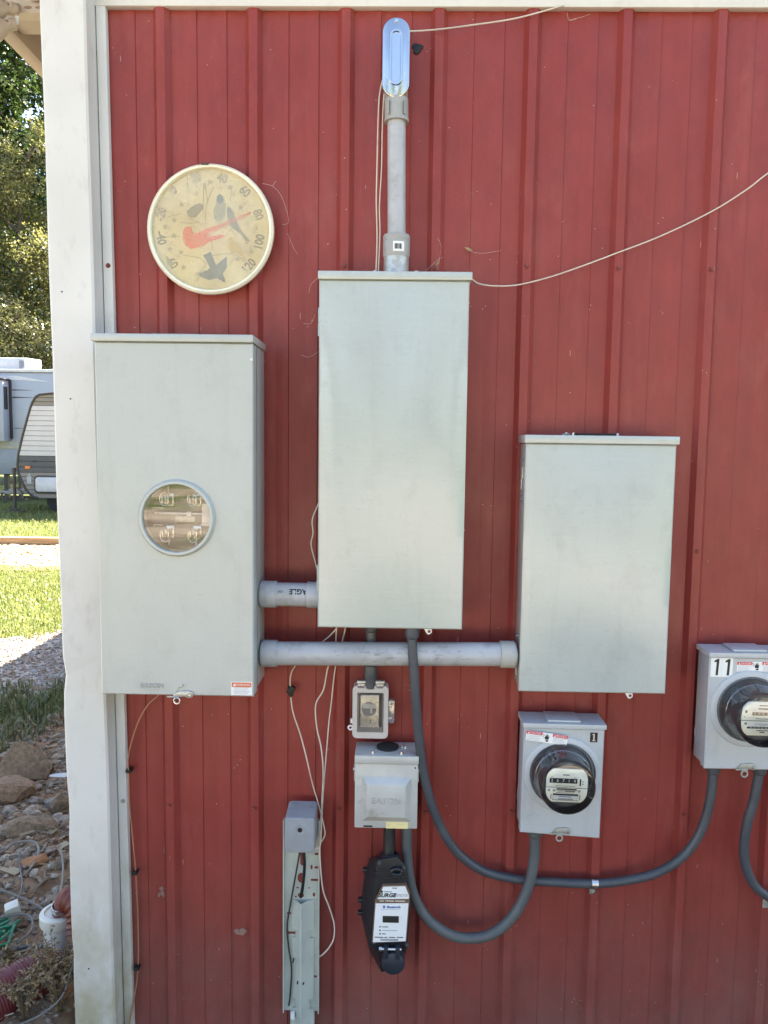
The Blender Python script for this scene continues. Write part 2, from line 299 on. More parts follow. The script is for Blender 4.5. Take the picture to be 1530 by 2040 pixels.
# ------------------------------------------------------------------ builders
class B:
    def __init__(s): s.bm = bmesh.new()
    def box(s, x0, x1, y0, y1, z0, z1, bev=0., seg=2):
        r = bmesh.ops.create_cube(s.bm, size=1)
        for v in r['verts']:
            v.co = Vector(((x0 + x1) / 2 + v.co.x * (x1 - x0), (y0 + y1) / 2 + v.co.y * (y1 - y0), (z0 + z1) / 2 + v.co.z * (z1 - z0)))
        if bev:
            ed = list({e for v in r['verts'] for e in v.link_edges})
            bmesh.ops.bevel(s.bm, geom=ed, offset=bev, segments=seg, profile=.5, affect='EDGES')
        return s
    def prism(s, poly, y0, y1, bev=0., seg=2):
        """poly in (x, z), extruded from y0 (front) to y1 (back)"""
        return s.loft(poly, y0, poly, y1, bev, seg)
    def loft(s, pa, ya, pb, yb, bev=0., seg=2):
        a = [s.bm.verts.new((p[0], ya, p[1])) for p in pa]; b = [s.bm.verts.new((p[0], yb, p[1])) for p in pb]
        n = len(a); fs = [s.bm.faces.new(a), s.bm.faces.new(b[::-1])]
        for i in range(n): fs.append(s.bm.faces.new((a[i], b[i], b[(i + 1) % n], a[(i + 1) % n])))
        bmesh.ops.recalc_face_normals(s.bm, faces=fs)
        if bev: bmesh.ops.bevel(s.bm, geom=list(fs[0].edges), offset=bev, segments=seg, profile=.5, affect='EDGES')
        return s
    def flat(s, poly, y):
        s.bm.faces.new([s.bm.verts.new((p[0], y, p[1])) for p in poly]); return s
    def quad(s, *pts):
        s.bm.faces.new([s.bm.verts.new(p) for p in pts]); return s
    def cyl(s, p0, p1, r0, r1=None, n=20, cap=True):
        return s.tube([p0, p1], [r0, r0 if r1 is None else r1], n, cap, False)
    def tube(s, pts, rad, n=8, cap=True, smooth=True, per=6, cor=None):
        pts = [Vector(p) for p in pts]
        if smooth and len(pts) > 2: pts = crom(pts, per)
        if not isinstance(rad, (list, tuple)): rad = [rad] * len(pts)
        elif len(rad) != len(pts):
            k = len(rad) - 1; rad = [rad[min(k, int(i / (len(pts) - 1) * k))] * (1 - (i / (len(pts) - 1) * k) % 1) + rad[min(k, int(i / (len(pts) - 1) * k) + 1)] * ((i / (len(pts) - 1) * k) % 1) for i in range(len(pts))]
        t = (pts[1] - pts[0]).normalized(); a = t.orthogonal().normalized(); rings = []
        for i, p in enumerate(pts):
            t2 = (pts[min(i + 1, len(pts) - 1)] - pts[max(i - 1, 0)])
            t2 = t2.normalized() if t2.length > 1e-9 else t
            a = (a - t2 * a.dot(t2)).normalized(); b = t2.cross(a); t = t2
            rings.append([s.bm.verts.new(p + (a * math.cos(2 * math.pi * j / n) + b * math.sin(2 * math.pi * j / n)) * rad[i]) for j in range(n)])
        for i in range(len(rings) - 1):
            for j in range(n): s.bm.faces.new((rings[i][j], rings[i][(j + 1) % n], rings[i + 1][(j + 1) % n], rings[i + 1][j]))
        if cap: s.bm.faces.new(rings[0][::-1]); s.bm.faces.new(rings[-1])
        return s
    def lathe(s, prof, o=(0, 0, 0), axis='y', n=48):
        """prof: list of (radius, along axis); axis y points to the wall, z up"""
        rings = []
        for r, h in prof:
            ring = []
            for j in range(n):
                a = 2 * math.pi * j / n; c, d = r * math.cos(a), r * math.sin(a)
                p = (c, h, d) if axis == 'y' else (c, d, h) if axis == 'z' else (h, c, d)
                ring.append(s.bm.verts.new(Vector(p) + Vector(o)))
            rings.append(ring)
        fs = []
        for i in range(len(rings) - 1):
            for j in range(n): fs.append(s.bm.faces.new((rings[i][j], rings[i][(j + 1) % n], rings[i + 1][(j + 1) % n], rings[i + 1][j])))
        bmesh.ops.recalc_face_normals(s.bm, faces=fs)
        return s
    def mesh(s, name, m, sharp=.55):
        s.bm.normal_update()
        for f in s.bm.faces: f.smooth = True
        for e in s.bm.edges:
            if len(e.link_faces) == 2 and e.calc_face_angle(0) > sharp: e.smooth = False
        me = bpy.data.meshes.new(name); s.bm.to_mesh(me); s.bm.free(); me.materials.append(MATS[m]); return me
    def done(s, name, m, parent=None, sharp=.55):
        return link(name, s.mesh(name, m, sharp), parent)
def link(name, me, parent=None):
    o = bpy.data.objects.new(name, me); C.objects.link(o)
    if parent: o.parent = parent
    return o
def crom(p, per):
    out = []; n = len(p)
    for i in range(n - 1):
        a, b, c, d = p[max(i - 1, 0)], p[i], p[i + 1], p[min(i + 2, n - 1)]
        for k in range(per):
            t = k / per
            out.append(.5 * ((2 * b) + (c - a) * t + (2 * a - 5 * b + 4 * c - d) * t * t + (3 * b - a - 3 * c + d) * t ** 3))
    return out + [p[-1]]
def raw(name, v, f, m, parent=None):
    me = bpy.data.meshes.new(name); me.from_pydata(v, [], f); me.update(); me.materials.append(MATS[m]); return link(name, me, parent)
def thing(name, label, cat, loc=(0, 0, 0), rot=0., group=None):
    o = bpy.data.objects.new(name, None); C.objects.link(o); o.location = loc; o.rotation_euler = (0, R(rot), 0); o.empty_display_size = .05
    o['label'] = label; o['category'] = cat
    if group: o['group'] = group
    return o
def tag(o, label, cat, group=None, kind=None):
    if label: o['label'] = label
    if cat: o['category'] = cat
    if group: o['group'] = group
    if kind: o['kind'] = kind
    return o
def oval(cx, cz, w, h, n=10):
    """stadium outline, tall"""
    r = w / 2; k = h / 2 - r
    return [(cx + r * math.cos(a), cz + k + r * math.sin(a)) for a in [math.pi * i / n for i in range(n + 1)]] + [(cx + r * math.cos(a), cz - k + r * math.sin(a)) for a in [math.pi + math.pi * i / n for i in range(n + 1)]]
def rrect(x0, x1, z0, z1, r, n=5):
    out = []
    for cx, cz, a0 in ((x1 - r, z1 - r, 0), (x0 + r, z1 - r, 90), (x0 + r, z0 + r, 180), (x1 - r, z0 + r, 270)):
        out += [(cx + r * math.cos(R(a0 + 90 * i / n)), cz + r * math.sin(R(a0 + 90 * i / n))) for i in range(n + 1)]
    return out
def rect(x0, x1, z0, z1): return [(x0, z0), (x1, z0), (x1, z1), (x0, z1)]
def text(name, body, size, loc, m, parent, rot=0., ext=.0002, align='CENTER', sx=1., bold=0., shear=0., tilt=0.):
    """flat lettering facing the camera side (-y); rot turns it in the wall plane"""
    cu = bpy.data.curves.new(name, 'FONT'); cu.body = body; cu.size = size; cu.align_x = align; cu.align_y = 'CENTER'; cu.extrude = ext; cu.offset = bold; cu.shear = shear; cu.resolution_u = 3
    o = bpy.data.objects.new(name, cu); C.objects.link(o)
    me = bpy.data.meshes.new_from_object(o.evaluated_get(bpy.context.evaluated_depsgraph_get())); bpy.data.objects.remove(o); bpy.data.curves.remove(cu)
    M = Matrix.Translation(loc) @ Matrix.Rotation(R(rot), 4, 'Y') @ Matrix.Rotation(R(90), 4, 'X') @ Matrix.Diagonal((sx, 1, 1, 1))
    me.transform(M); me.name = name; me.materials.clear(); me.materials.append(MATS[m])
    return link(name, me, parent)
def lines(name, rects, y, m, parent, th=.0003):
    b = B()
    for q in rects: b.box(q[0], q[1], y, y + th, q[2], q[3])
    return b.done(name, m, parent)
def bolt(x, y, z, r=.005, h=.004, n=6, axis='y'):
    b = B()
    if axis == 'y': b.cyl((x, y, z), (x, y - h, z), r, r * .85, n).cyl((x, y + .0005, z), (x, y - .0012, z), r * 1.5, r * 1.4, 14)
    elif axis == 'z': b.cyl((x, y, z), (x, y, z + h), r, r * .85, n).cyl((x, y, z - .0005), (x, y, z + .0012), r * 1.5, r * 1.4, 14)
    else: b.cyl((x, y, z), (x - h, y, z), r, r * .85, n)
    return b

# ------------------------------------------------------------------ ground
gv = 300
MATS['ground'] = ground_mat()
g = raw('ground', [(-gv, -gv, 0), (gv, -gv, 0), (gv, gv, 0), (-gv, gv, 0)], [(0, 1, 2, 3)], 'ground'); g['kind'] = 'structure'

# soil bank of rubble beside the corner
def hsh(x, y):
    return .5 * math.sin(x * 7.1 + 1.7 * math.sin(y * 5.3)) + .5 * math.sin(y * 8.3 + 2.1 * math.sin(x * 4.7 + 1))
def bank_h(x, y):
    e = min((x + 3.0) / .5, (-.90 - x) / .06, (y + .9) / .4, (2.7 - y) / .5, (4.75 - (y - x)) / .5, 1)
    if e <= 0: return -.02
    return (.05 + .035 * hsh(x, y) + .015 * hsh(x * 3.1, y * 2.7) + .008 * hsh(x * 8, y * 7)) * min(1, e)
nx, ny = 70, 110
vv = []; ff = []
for j in range(ny + 1):
    for i in range(nx + 1):
        x = -3.0 + 2.1 * i / nx; y = -.9 + 3.6 * j / ny; vv.append((x, y, bank_h(x, y)))
for j in range(ny):
    for i in range(nx):
        a = j * (nx + 1) + i; ff.append((a, a + 1, a + nx + 2, a + nx + 1))
sb = raw('soil_bank', vv, ff, 'soil'); sb['kind'] = 'structure'
for p in sb.data.polygons: p.use_smooth = True

# ------------------------------------------------------------------ the barn
barn = thing('metal_barn', 'red ribbed metal barn with white corner post and white trim', 'barn')
X0, PI_ = -.588, .2286
ZT = 2.80
def rib(k): 
    x = X0 + PI_ * k
    return [(x - .0325, 0), (x - .0215, -.0158), (x - .0115, -.0165), (x - .001, -.0158), (x + .0105, 0)]
def minor(c): return [(c - .034, 0), (c - .016, -.0022), (c - .0016, -.0032), (c, 0)]
def panel(k0, k1, left=None, right=None):
    prof = []
    if left is not None: prof.append((left, 0))
    for k in range(k0, k1 + 1):
        if k == k0 and left is not None:
            prof += minor(X0 + PI_ * (k - .655)) if X0 + PI_ * (k - .655) - .02 > left else []
            prof += minor(X0 + PI_ * (k - .335))
        pr = rib(k)
        if k == k1: pr = [(x, y - .0011) for x, y in pr]; pr[-1] = (pr[-1][0] + .0012, -.0008)
        prof += pr
        if k < k1: prof += minor(X0 + PI_ * (k + .333)) + minor(X0 + PI_ * (k + .66))
    nz = 24; v = []; f = []; rr = random.Random(k0 + 50)
    ph = [rr.uniform(0, 6) for _ in range(8)]
    for j in range(nz + 1):
        z = .04 + (ZT - .04) * j / nz
        for (x, y) in prof:
            w = .0007 * math.sin(z * 3.1 + ph[0] + x * 9) + .0005 * math.sin(z * 7.3 + ph[1] - x * 14)
            v.append((x, y + w * (1 if abs(y) < .01 else .4), z))
    n = len(prof)
    for j in range(nz):
        for i in range(n - 1): f.append((j * n + i, j * n + i + 1, (j + 1) * n + i + 1, (j + 1) * n + i))
    return raw('wall_panel', v, f, 'wall', barn)
panels = [panel(0, 0, left=-.80)] 
panels[0].data.name = 'wall_panel'
for k in (0, 4, 8, 12): panels.append(panel(k, k + 4))
# row of hex screws on each rib
scm = bolt(0, 0, 0, .0042, .0045).mesh('screw', 'red_screw')
for zrow in (2.142, 1.431, .725):
    for k in range(0, 13):
        pi = 0 if k < 0 else min(1 + (k - 1) // 4 if k > 0 else 0, 4)
        o = link('screw', scm, panels[pi]); o.location = (X0 + PI_ * k - .0105 + random.uniform(-.002, .002), -.0178, zrow + random.uniform(-.004, .004)); o.rotation_euler = (0, random.uniform(0, 1), 0)
# black foam plug / hole beside the conduit body
bl = [(.033 + .0125 * (1 + .16 * math.sin(3 * a + .6) + .1 * math.sin(5 * a)) * math.cos(a), 2.670 + .0125 * (1 + .16 * math.sin(3 * a + .6)) * math.sin(a)) for a in [2 * math.pi * i / 22 for i in range(22)]]
B().prism(bl, -.004, .001, .0015).done('sealant_patch', 'black', barn)
# corner post cover (leans a little to the left), with dents near its left edge
def shx(z): return -.0092 * (z - 1.5)
nzp = 60; v = []; f = []
prof = [(-.857, .09), (-.857, -.074), (-.851, -.080), (-.752, -.080), (-.747, -.075), (-.7465, -.012)]
for j in range(nzp + 1):
    z = .0 + 2.86 * j / nzp
    for i, (x, y) in enumerate(prof):
        dx = shx(z); dy = 0
        if i in (1, 2):
            dx += .006 * math.exp(-((z - 1.10) / .03) ** 2) + .004 * math.exp(-((z - .74) / .05) ** 2) + .003 * math.exp(-((z - .33) / .04) ** 2) + .0008 * math.sin(z * 11)
            dy = .004 * math.exp(-((z - 1.08) / .05) ** 2)
        if i in (3, 4): dy = .0025 * math.exp(-((z - .85) / .12) ** 2); dx += .0006 * math.sin(z * 9 + 1)
        v.append((x + dx, y + dy, z))
n = len(prof)
for j in range(nzp):
    for i in range(n - 1): f.append((j * n + i, j * n + i + 1, (j + 1) * n + i + 1, (j + 1) * n + i))
post = raw('corner_post', v, f, 'white_trim', barn); post['label'] = 'white corner post cover, dented and stained near the ground'
for (x, z) in ((-.850, 2.06), (-.835, 1.80), (-.822, .30)):
    B().cyl((x + .02, -.0795, z), (x + .02, -.0815, z), .0022, .0018, 10).done('nail', 'black', post)
B().prism([(-.7445 + shx(z), z) for z in (.02, 2.76)] + [(-.7205 + shx(z), z) for z in (2.76, .02)], -.0205, -.004, .002).done('trim_flange', 'white_trim', barn)
for z in (2.137, .736):
    b = bolt(-.731 + shx(z), -.0205, z, .0042, .0045); b.done('trim_screw', 'red_screw' if z > 1 else 'galv_old', barn)
B().box(-.766, 3.4, -.0225, .0, 2.757, 2.90, .002).done('frieze_trim', 'white_trim', barn)
B().box(-.85, 3.4, .004, .02, 2.801, 2.9).done('sheathing', 'tan_dark', barn)
# unseen gable and roof, pitch raised to deepen the shade in front; side walls
def roofz(x): return 2.98 + (x + 1.2) * .42 if x < 4.2 else 2.98 + 5.4 * .42 - (x - 4.2) * .42
B().prism([(-.85, 2.9), (3.4, 2.9), (9.2, 2.9), (9.2, roofz(9.2)), (4.2, roofz(4.2)), (-.85, roofz(-.85))], .0, .05).done('gable_wall', 'wall', barn)
B().box(3.41, 9.2, .0, .05, .04, 2.9).done('far_wall', 'wall', barn)
B().box(-.835, -.80, .0905, 9.0, .0, roofz(-.85)).done('side_wall', 'tan', barn)  # unseen wall, made tan so less red bounces onto the soffit
B().box(-.82, 9.2, 8.95, 9.0, .0, 2.9).done('back_wall', 'wall', barn)
B().box(9.15, 9.2, .06, 8.94, .0, 2.9).done('end_wall', 'wall', barn)
rf = B()
for a, b_ in ((-1.2, 4.2), (4.2, 9.6)):
    rf.prism([(a, roofz(a) + .02), (b_, roofz(b_) + .02), (b_, roofz(b_) + .07), (a, roofz(a) + .07)], -.28, 9.3)
rf.done('roof', 'roof', barn)
B().box(-1.155, -1.108, .235, 9.2, 2.847, 3.0, .003).done('fascia_board', 'tan', barn)
B().box(-1.106, -.836, .33, 9.0, 2.93, 2.95).done('soffit', 'tan', barn)
B().box(-1.106, -.80, .235, .325, 2.862, 2.96, .003).done('lookout_board', 'tan', barn)
for yy in (.62, 1.1): B().box(-1.105, -.837, yy, yy + .04, 2.895, 2.929).done('rafter', 'tan', barn)

# ------------------------------------------------------------------ twin flood lamp under the eave
fl = thing('flood_light', 'tan twin flood light under the eave at the barn corner', 'flood light', (-1.05, .20, 2.85))
B().prism(rrect(-.012, .30, .004, .075, .004), -.005, .034, .002).done('mounting_plate', 'tan_light', fl)
for x in (.026, .062): B().prism([(x + (.011 if x < .05 else .016) * math.cos(a), .018 + .004 * math.sin(a)) for a in [2 * math.pi * i / 16 for i in range(16)]], -.0062, -.0052).done('plate_slot', 'tan_dark', fl)
B().tube([(.04, -.01, .036), (.06, -.02, .034), (.085, -.02, .04), (.1, -.01, .055)], .006, 10).done('wire_loop', 'tan_light', fl)
for (o, d, m_) in (((-.012, -.03, .002), (-.62, -.55, -.25), 'tan_light'), ((-.012, -.04, -.045), (-.70, -.50, -.50), 'tan_light')):
    q = Vector(d).normalized().to_track_quat('Z', 'Y').to_matrix().to_4x4()
    b = B().lathe([(.0, -.02), (.012, -.018), (.0145, -.004), (.017, .01), (.024, .02), (.036, .05), (.042, .085), (.040, .088), (.03, .07), (0, .066)], (0, 0, 0), 'z', 28)
    b.bm.transform(Matrix.Translation(o) @ q); hd = b.done('lamp_head', m_, fl)
    B().cyl((o[0] + .004, o[1] - .014, o[2] + .002), (o[0] + .004, o[1] - .019, o[2] + .002), .004, .003, 12).done('knuckle_screw', 'tan_dark', hd)
    B().cyl((o[0], o[1] + .012, o[2]), (o[0], o[1] - .012, o[2]), .0135, .0125, 20).done('knuckle', m_, fl)
B().box(-.004, .008, -.022, -.02, -.035, -.012).done('sticker', 'white_print', fl)
B().cyl((-.006, -.02, .01), (-.006, .0, .02), .013, .012, 16).cyl((-.006, -.02, -.045), (-.004, -.01, .015), .008, .008, 12).done('arm', 'tan_light', fl)

# ------------------------------------------------------------------ dial thermometer
th = thing('dial_thermometer', 'round cream dial thermometer with faded birds on the red wall', 'thermometer', (-.473, -.0195, 2.222), 2)
RT = .158
B().lathe([(RT * .9, 0), (RT * .98, -.004), (RT, -.014), (RT * .995, -.022), (RT * .965, -.028), (RT * .935, -.0265), (RT * .925, -.020), (RT * .92, -.010)], n=72).done('rim', 'rim', th)
B().cyl((0, -.0085, 0), (0, -.0095, 0), RT * .925, RT * .925, 72).done('dial', 'dialpaint', th)
def dz(p): return ((p[0] - 770) / 625 * RT * .925, (815 - p[1]) / 640 * RT * .925)
def dp(name, pts, y, m, par=th): return B().prism([dz(p) for p in pts], y, y + .0003).done(name, m, par)
dl = -.0101
for body, px, py in (('20', 590, 262), ('40', 870, 262), ('60', 1112, 388), ('80', 1262, 625), ('100', 1288, 915), ('120', 1182, 1178), ('0', 356, 405), ('-20', 232, 665), ('-40', 232, 915), ('-60', 348, 1168)):
    x, z = dz((px, py)); a = math.degrees(math.atan2(x, z)); up = a if py < 780 else a + 180
    text('numeral', body, .030, (x, dl, z), 'ink' if py > 780 else 'bird_brown', th, up, .0001, bold=.0009, sx=.85)
for a in range(-130, 131, 4):
    rr_ = RT * .66; x, z = rr_ * math.sin(R(a)), rr_ * math.cos(R(a))
    if a % 20 == 10 or a % 20 == -10:
        text('numeral', str(int((a + 130) / 260 * 80 - 30)), .010, (x, dl, z), 'ink_soft', th, a, .0001)
for pts in ([(500, 250), (515, 560)], [(780, 350), (710, 560), (705, 770)], [(690, 330), (725, 520)], [(520, 690), (690, 770), (760, 880), (790, 1030)], [(430, 740), (560, 745), (640, 720)], [(790, 1080), (1000, 1050), (1160, 1130)], [(280, 905), (440, 890)], [(470, 1090), (640, 1110), (720, 1170), (690, 1230), (650, 1290), (640, 1360)], [(850, 740), (960, 790), (1040, 850)], [(980, 350), (960, 500)], [(300, 690), (440, 650)], [(1100, 740), (1200, 700)], [(980, 1180), (1010, 1120), (1100, 1100)]):
    B().tube([(dz(p)[0], dl, dz(p)[1]) for p in pts], .0008, 5).done('branch', 'ink_soft', th)
for (px, py) in ((445, 555), (370, 720), (275, 795), (370, 885), (450, 1060), (1075, 555), (1160, 720), (1150, 920), (1060, 1105), (590, 430), (960, 350), (740, 300), (480, 1220), (1240, 765), (1205, 1020), (330, 1030)):
    x, z = dz((px, py)); B().prism([(x + .0055 * (1 + .45 * math.sin(5 * a)) * math.cos(a), z + .0055 * (1 + .45 * math.sin(5 * a)) * math.sin(a)) for a in [2 * math.pi * i / 15 for i in range(15)]], dl, dl + .0003).done('leaf_print', 'ink_soft', th)
dp('bird_print', [(500, 620), (545, 580), (600, 540), (640, 528), (680, 552), (672, 590), (640, 630), (600, 680), (550, 690), (515, 670)], dl - .0002, 'bird_brown')
dp('bird_print', [(820, 450), (850, 420), (890, 450), (920, 540), (915, 640), (880, 720), (840, 735), (800, 690), (785, 600), (810, 540)], dl - .0002, 'bird_grey')
dp('bird_wing_print', [(935, 545), (990, 580), (1030, 680), (1090, 800), (1190, 910), (1150, 905), (1060, 820), (960, 750), (930, 640)], dl - .0004, 'bird_blue')
dp('bird_head_print', [(820, 450), (850, 420), (890, 450), (895, 510), (850, 530), (820, 500)], dl - .0005, 'bird_blue')
dp('bird_print', [(945, 900), (980, 870), (1030, 900), (1075, 960), (1100, 1030), (1160, 1120), (1060, 1040), (990, 1042), (945, 980)], dl - .0002, 'bird_yellow')
dp('bird_print', [(690, 1080), (770, 1040), (830, 1180), (945, 1080), (945, 1200), (905, 1270), (930, 1330), (930, 1362), (840, 1318), (760, 1345), (700, 1325), (600, 1280), (740, 1240), (765, 1210)], dl - .0002, 'bird_blue')
pt = B().prism([dz(p) for p in [(470, 850), (480, 810), (510, 790), (555, 785), (568, 835), (600, 865), (700, 810), (900, 735), (1190, 598), (1185, 620), (1000, 715), (850, 795), (770, 850), (720, 885), (915, 858), (905, 880), (740, 940), (690, 985), (600, 1010), (560, 1020), (500, 985), (472, 920)]], -.0135, -.0125).done('pointer', 'bird_red', th); pt['label'] = 'red cardinal-shaped pointer'
for a in range(-130, 131, 5): x_, z_ = RT * .70 * math.sin(R(a)), RT * .70 * math.cos(R(a)); B().box(-.0004, .0004, dl, dl + .0002, RT * .69, RT * (.73 if a % 10 else .75)).done('tick_mark', 'ink_soft', th).rotation_euler = (0, R(a), 0)
B().cyl((0, -.009, -.006), (0, -.015, -.006), .003, .003, 12).done('pivot', 'zinc', th)
B().lathe([(0, -.0225), (RT * .5, -.0218), (RT * .93, -.019)], n=64).done('cover', 'yellowed_cover', th)
B().prism([dz(p) for p in [(660, 130), (740, 128), (735, 152), (665, 155)]], -.0285, -.02).done('rust_chip', 'bark', th)
B().tube([(dz((690, 330))[0], -.0228, dz((690, 330))[1]), (dz((690, 690))[0], -.0228, dz((690, 690))[1])], .0005, 5).done('crack', 'bird_brown', th)

# ------------------------------------------------------------------ cabinets
def pan_with_hole(x0, x1, z0, z1, cx, cz, r, yf, yb, bev=.003):
    b = B(); bm = b.bm
    ang = sorted(set([2 * math.pi * i / 72 for i in range(72)] + [math.atan2(z - cz, x - cx) % (2 * math.pi) for x in (x0, x1) for z in (z0, z1)]))
    inn = []; out = []; outb = []; innb = []
    for a in ang:
        c, s = math.cos(a), math.sin(a)
        t = min([((x1 if c > 0 else x0) - cx) / c if abs(c) > 1e-9 else 1e9, ((z1 if s > 0 else z0) - cz) / s if abs(s) > 1e-9 else 1e9])
        inn.append(bm.verts.new((cx + r * c, yf, cz + r * s))); innb.append(bm.verts.new((cx + r * c, yf + .02, cz + r * s)))
        ox, oz = cx + t * c, cz + t * s
        out.append(bm.verts.new((min(max(ox, x0 + bev), x1 - bev), yf, min(max(oz, z0 + bev), z1 - bev)))); outb.append(bm.verts.new((ox, yf + bev, oz)))
    back = [bm.verts.new((x, yb, z)) for x, z in ((x0, z0), (x1, z0), (x1, z1), (x0, z1))]
    n = len(ang)
    for i in range(n):
        j = (i + 1) % n
        bm.faces.new((inn[i], out[i], out[j], inn[j])); bm.faces.new((out[i], outb[i], outb[j], out[j])); bm.faces.new((innb[i], inn[i], inn[j], innb[j]))
    b.box(x0, x0 + .002, yf + bev, yb, z0, z1).box(x1 - .002, x1, yf + bev, yb, z0, z1).box(x0, x1, yf + bev, yb, z0, z0 + .002).box(x0, x1, yf + bev, yb, z1 - .002, z1)
    bmesh.ops.recalc_face_normals(bm, faces=bm.faces[:])
    return b
def warped_pan(x0, x1, z0, z1, yf, yb, amp, seed, bulge=.008, bev=.003, nx_=18, nz_=34):
    q = random.Random(seed); b = B(); bm = b.bm; w = [(q.uniform(2, 9), q.uniform(2, 9), q.uniform(0, 6), q.uniform(.4, 1)) for _ in range(5)]
    G = []
    for j in range(nz_ + 1):
        row = []
        for i in range(nx_ + 1):
            u, t = i / nx_, j / nz_; x = x0 + bev + (x1 - x0 - 2 * bev) * u; z = z0 + bev + (z1 - z0 - 2 * bev) * t
            e = min(1, 8 * min(u, 1 - u), 12 * min(t, 1 - t)); e = e * e * (3 - 2 * e)
            row.append(bm.verts.new((x, yf + amp * e * sum(k * math.sin(a * x * 2 + c * z * 2 + p) for a, c, p, k in w) / 2 - bulge * math.sin(math.pi * t) * math.sin(math.pi * u) ** .5, z)))
        G.append(row)
    for j in range(nz_):
        for i in range(nx_): bm.faces.new((G[j][i], G[j][i + 1], G[j + 1][i + 1], G[j + 1][i]))
    rim = G[0] + [r[-1] for r in G[1:]] + G[-1][-2::-1] + [r[0] for r in G[-2:0:-1]]
    out = []
    for v in rim:
        x, z = v.co.x, v.co.z
        out.append(bm.verts.new((x0 if abs(x - x0 - bev) < 1e-6 else x1 if abs(x - x1 + bev) < 1e-6 else x, yf + bev, z0 if abs(z - z0 - bev) < 1e-6 else z1 if abs(z - z1 + bev) < 1e-6 else z)))
    bk = [bm.verts.new((v.co.x, yb, v.co.z)) for v in out]
    n = len(rim)
    for i in range(n):
        j = (i + 1) % n; bm.faces.new((rim[i], out[i], out[j], rim[j])); bm.faces.new((out[i], bk[i], bk[j], out[j]))
    bmesh.ops.recalc_face_normals(bm, faces=bm.faces[:])
    return b
def hasp(par, x, z, y, m='zinc'):
    """small padlock tab hanging under a cover"""
    b = B().prism([(x - .011, z + .004), (x + .006, z + .004), (x + .0095, z - .001), (x + .0095, z - .008), (x + .004, z - .0125), (x - .001, z - .0125), (x - .005, z - .007)], y, y + .0018, .0004)
    o = b.done('padlock_tab', m, par)
    B().cyl((x + .003, y - .0006, z - .005), (x + .003, y - .0002, z - .005), .0038, .0038, 14).done('tab_hole', 'red_screw', o)
    return o

# --- left cabinet with the round meter window
c1 = thing('meter_cabinet', 'tall grey cabinet with round meter window overlapping the white post', 'cabinet', (-.5245, 0, 1.0865)); c1.scale = (.986, 1.152, .986)
hw = .1875; H = .852
B().box(-hw + .003, -hw + .006, -.150, -.0205, .004, H, .001).box(hw - .006, hw - .003, -.150, -.0205, .004, H, .001).box(-hw + .006, hw - .006, -.150, -.0205, .004, .007, .001).box(-hw + .006, hw - .006, -.024, -.0205, .007, H).done('body', 'cab1', c1)
wx, wz, wr = .0035, .437, .081
pan_with_hole(-hw, hw, 0, H, wx, wz, wr, -.165, -.128).done('cover', 'cab1', c1)
ld = B(); ld.box(-hw - .007, hw + .002, -.172, -.0205, H + .001, H + .019, .0025); ld.done('rain_lid', 'cab1', c1)
B().box(-.072, .042, -.12, -.03, H + .0195, H + .028, .003).done('hub_plate', 'cab1', c1)
rg = B().lathe([(.0935, -.1652), (.0925, -.169), (.088, -.174), (.0825, -.174), (.0812, -.170), (.0812, -.150)], (wx, 0, wz), n=72).done('window_ring', 'cab1', c1)
wd = B().cyl((wx, -.1665, wz), (wx, -.1655, wz), .0808, .0808, 64).done('window', 'window_glass', c1)
B().lathe([(.0815, -.149), (.0800, -.112), (0, -.112)], (wx, 0, wz), n=48).done('socket_well', 'well_metal', c1)
for sx_ in (-1, 1):
    for sz_ in (-1, 1):
        jx, jz = wx + sx_ * .034, wz + sz_ * .040
        jw = B().box(jx - .009, jx - .006, -.150, -.113, jz - .011, jz + .011, .001).box(jx + .006, jx + .009, -.150, -.113, jz - .011, jz + .011, .001).box(jx - .011, jx + .011, -.120, -.113, jz - .016, jz + .016, .001).done('socket_jaw', 'zinc', c1)
        B().tube([(jx, -.122, jz + sz_ * .016), (jx, -.125, jz + sz_ * .03), (jx + sx_ * .003, -.125, jz + sz_ * .06)], .0022, 8).done('socket_lead', 'white_print', jw)
        B().tube([(jx + .012 * math.cos(a), -.152, jz + sz_ * .004 + .016 * math.sin(a)) for a in [R(20 + 320 * i / 14) for i in range(15)]], .0012, 6).done('jaw_clip', 'zinc', jw)
B().box(wx - .070, wx + .060, -.125, -.119, wz + .004, wz + .009, .001).box(wx + .012, wx + .024, -.131, -.124, wz + .001, wz + .012, .001).done('jaw_bar', 'white_print', c1)
B().box(wx - .020, wx + .030, -.118, -.1125, wz - .016, wz + .0, .001).done('mounting_block', 'galv', c1)
for q in ((-.074, -.045, .020), (-.074, -.05, -.022), (.046, .076, -.020)): B().box(wx + q[0], wx + q[1], -.126, -.122, wz + q[2] - .0012, wz + q[2] + .0012).done('jaw_rod', 'white_print', c1)
lb = B().box(wx + .050, wx + .070, -.1305, -.1295, wz - .022, wz + .032).done('socket_label', 'white_print', c1)
lines('socket_print', [(wx - .012 + i * .009, wx - .0055 + i * .009, wz - .050, wz - .0475) for i in range(6)], -.1128, 'print_black', c1, .0003)
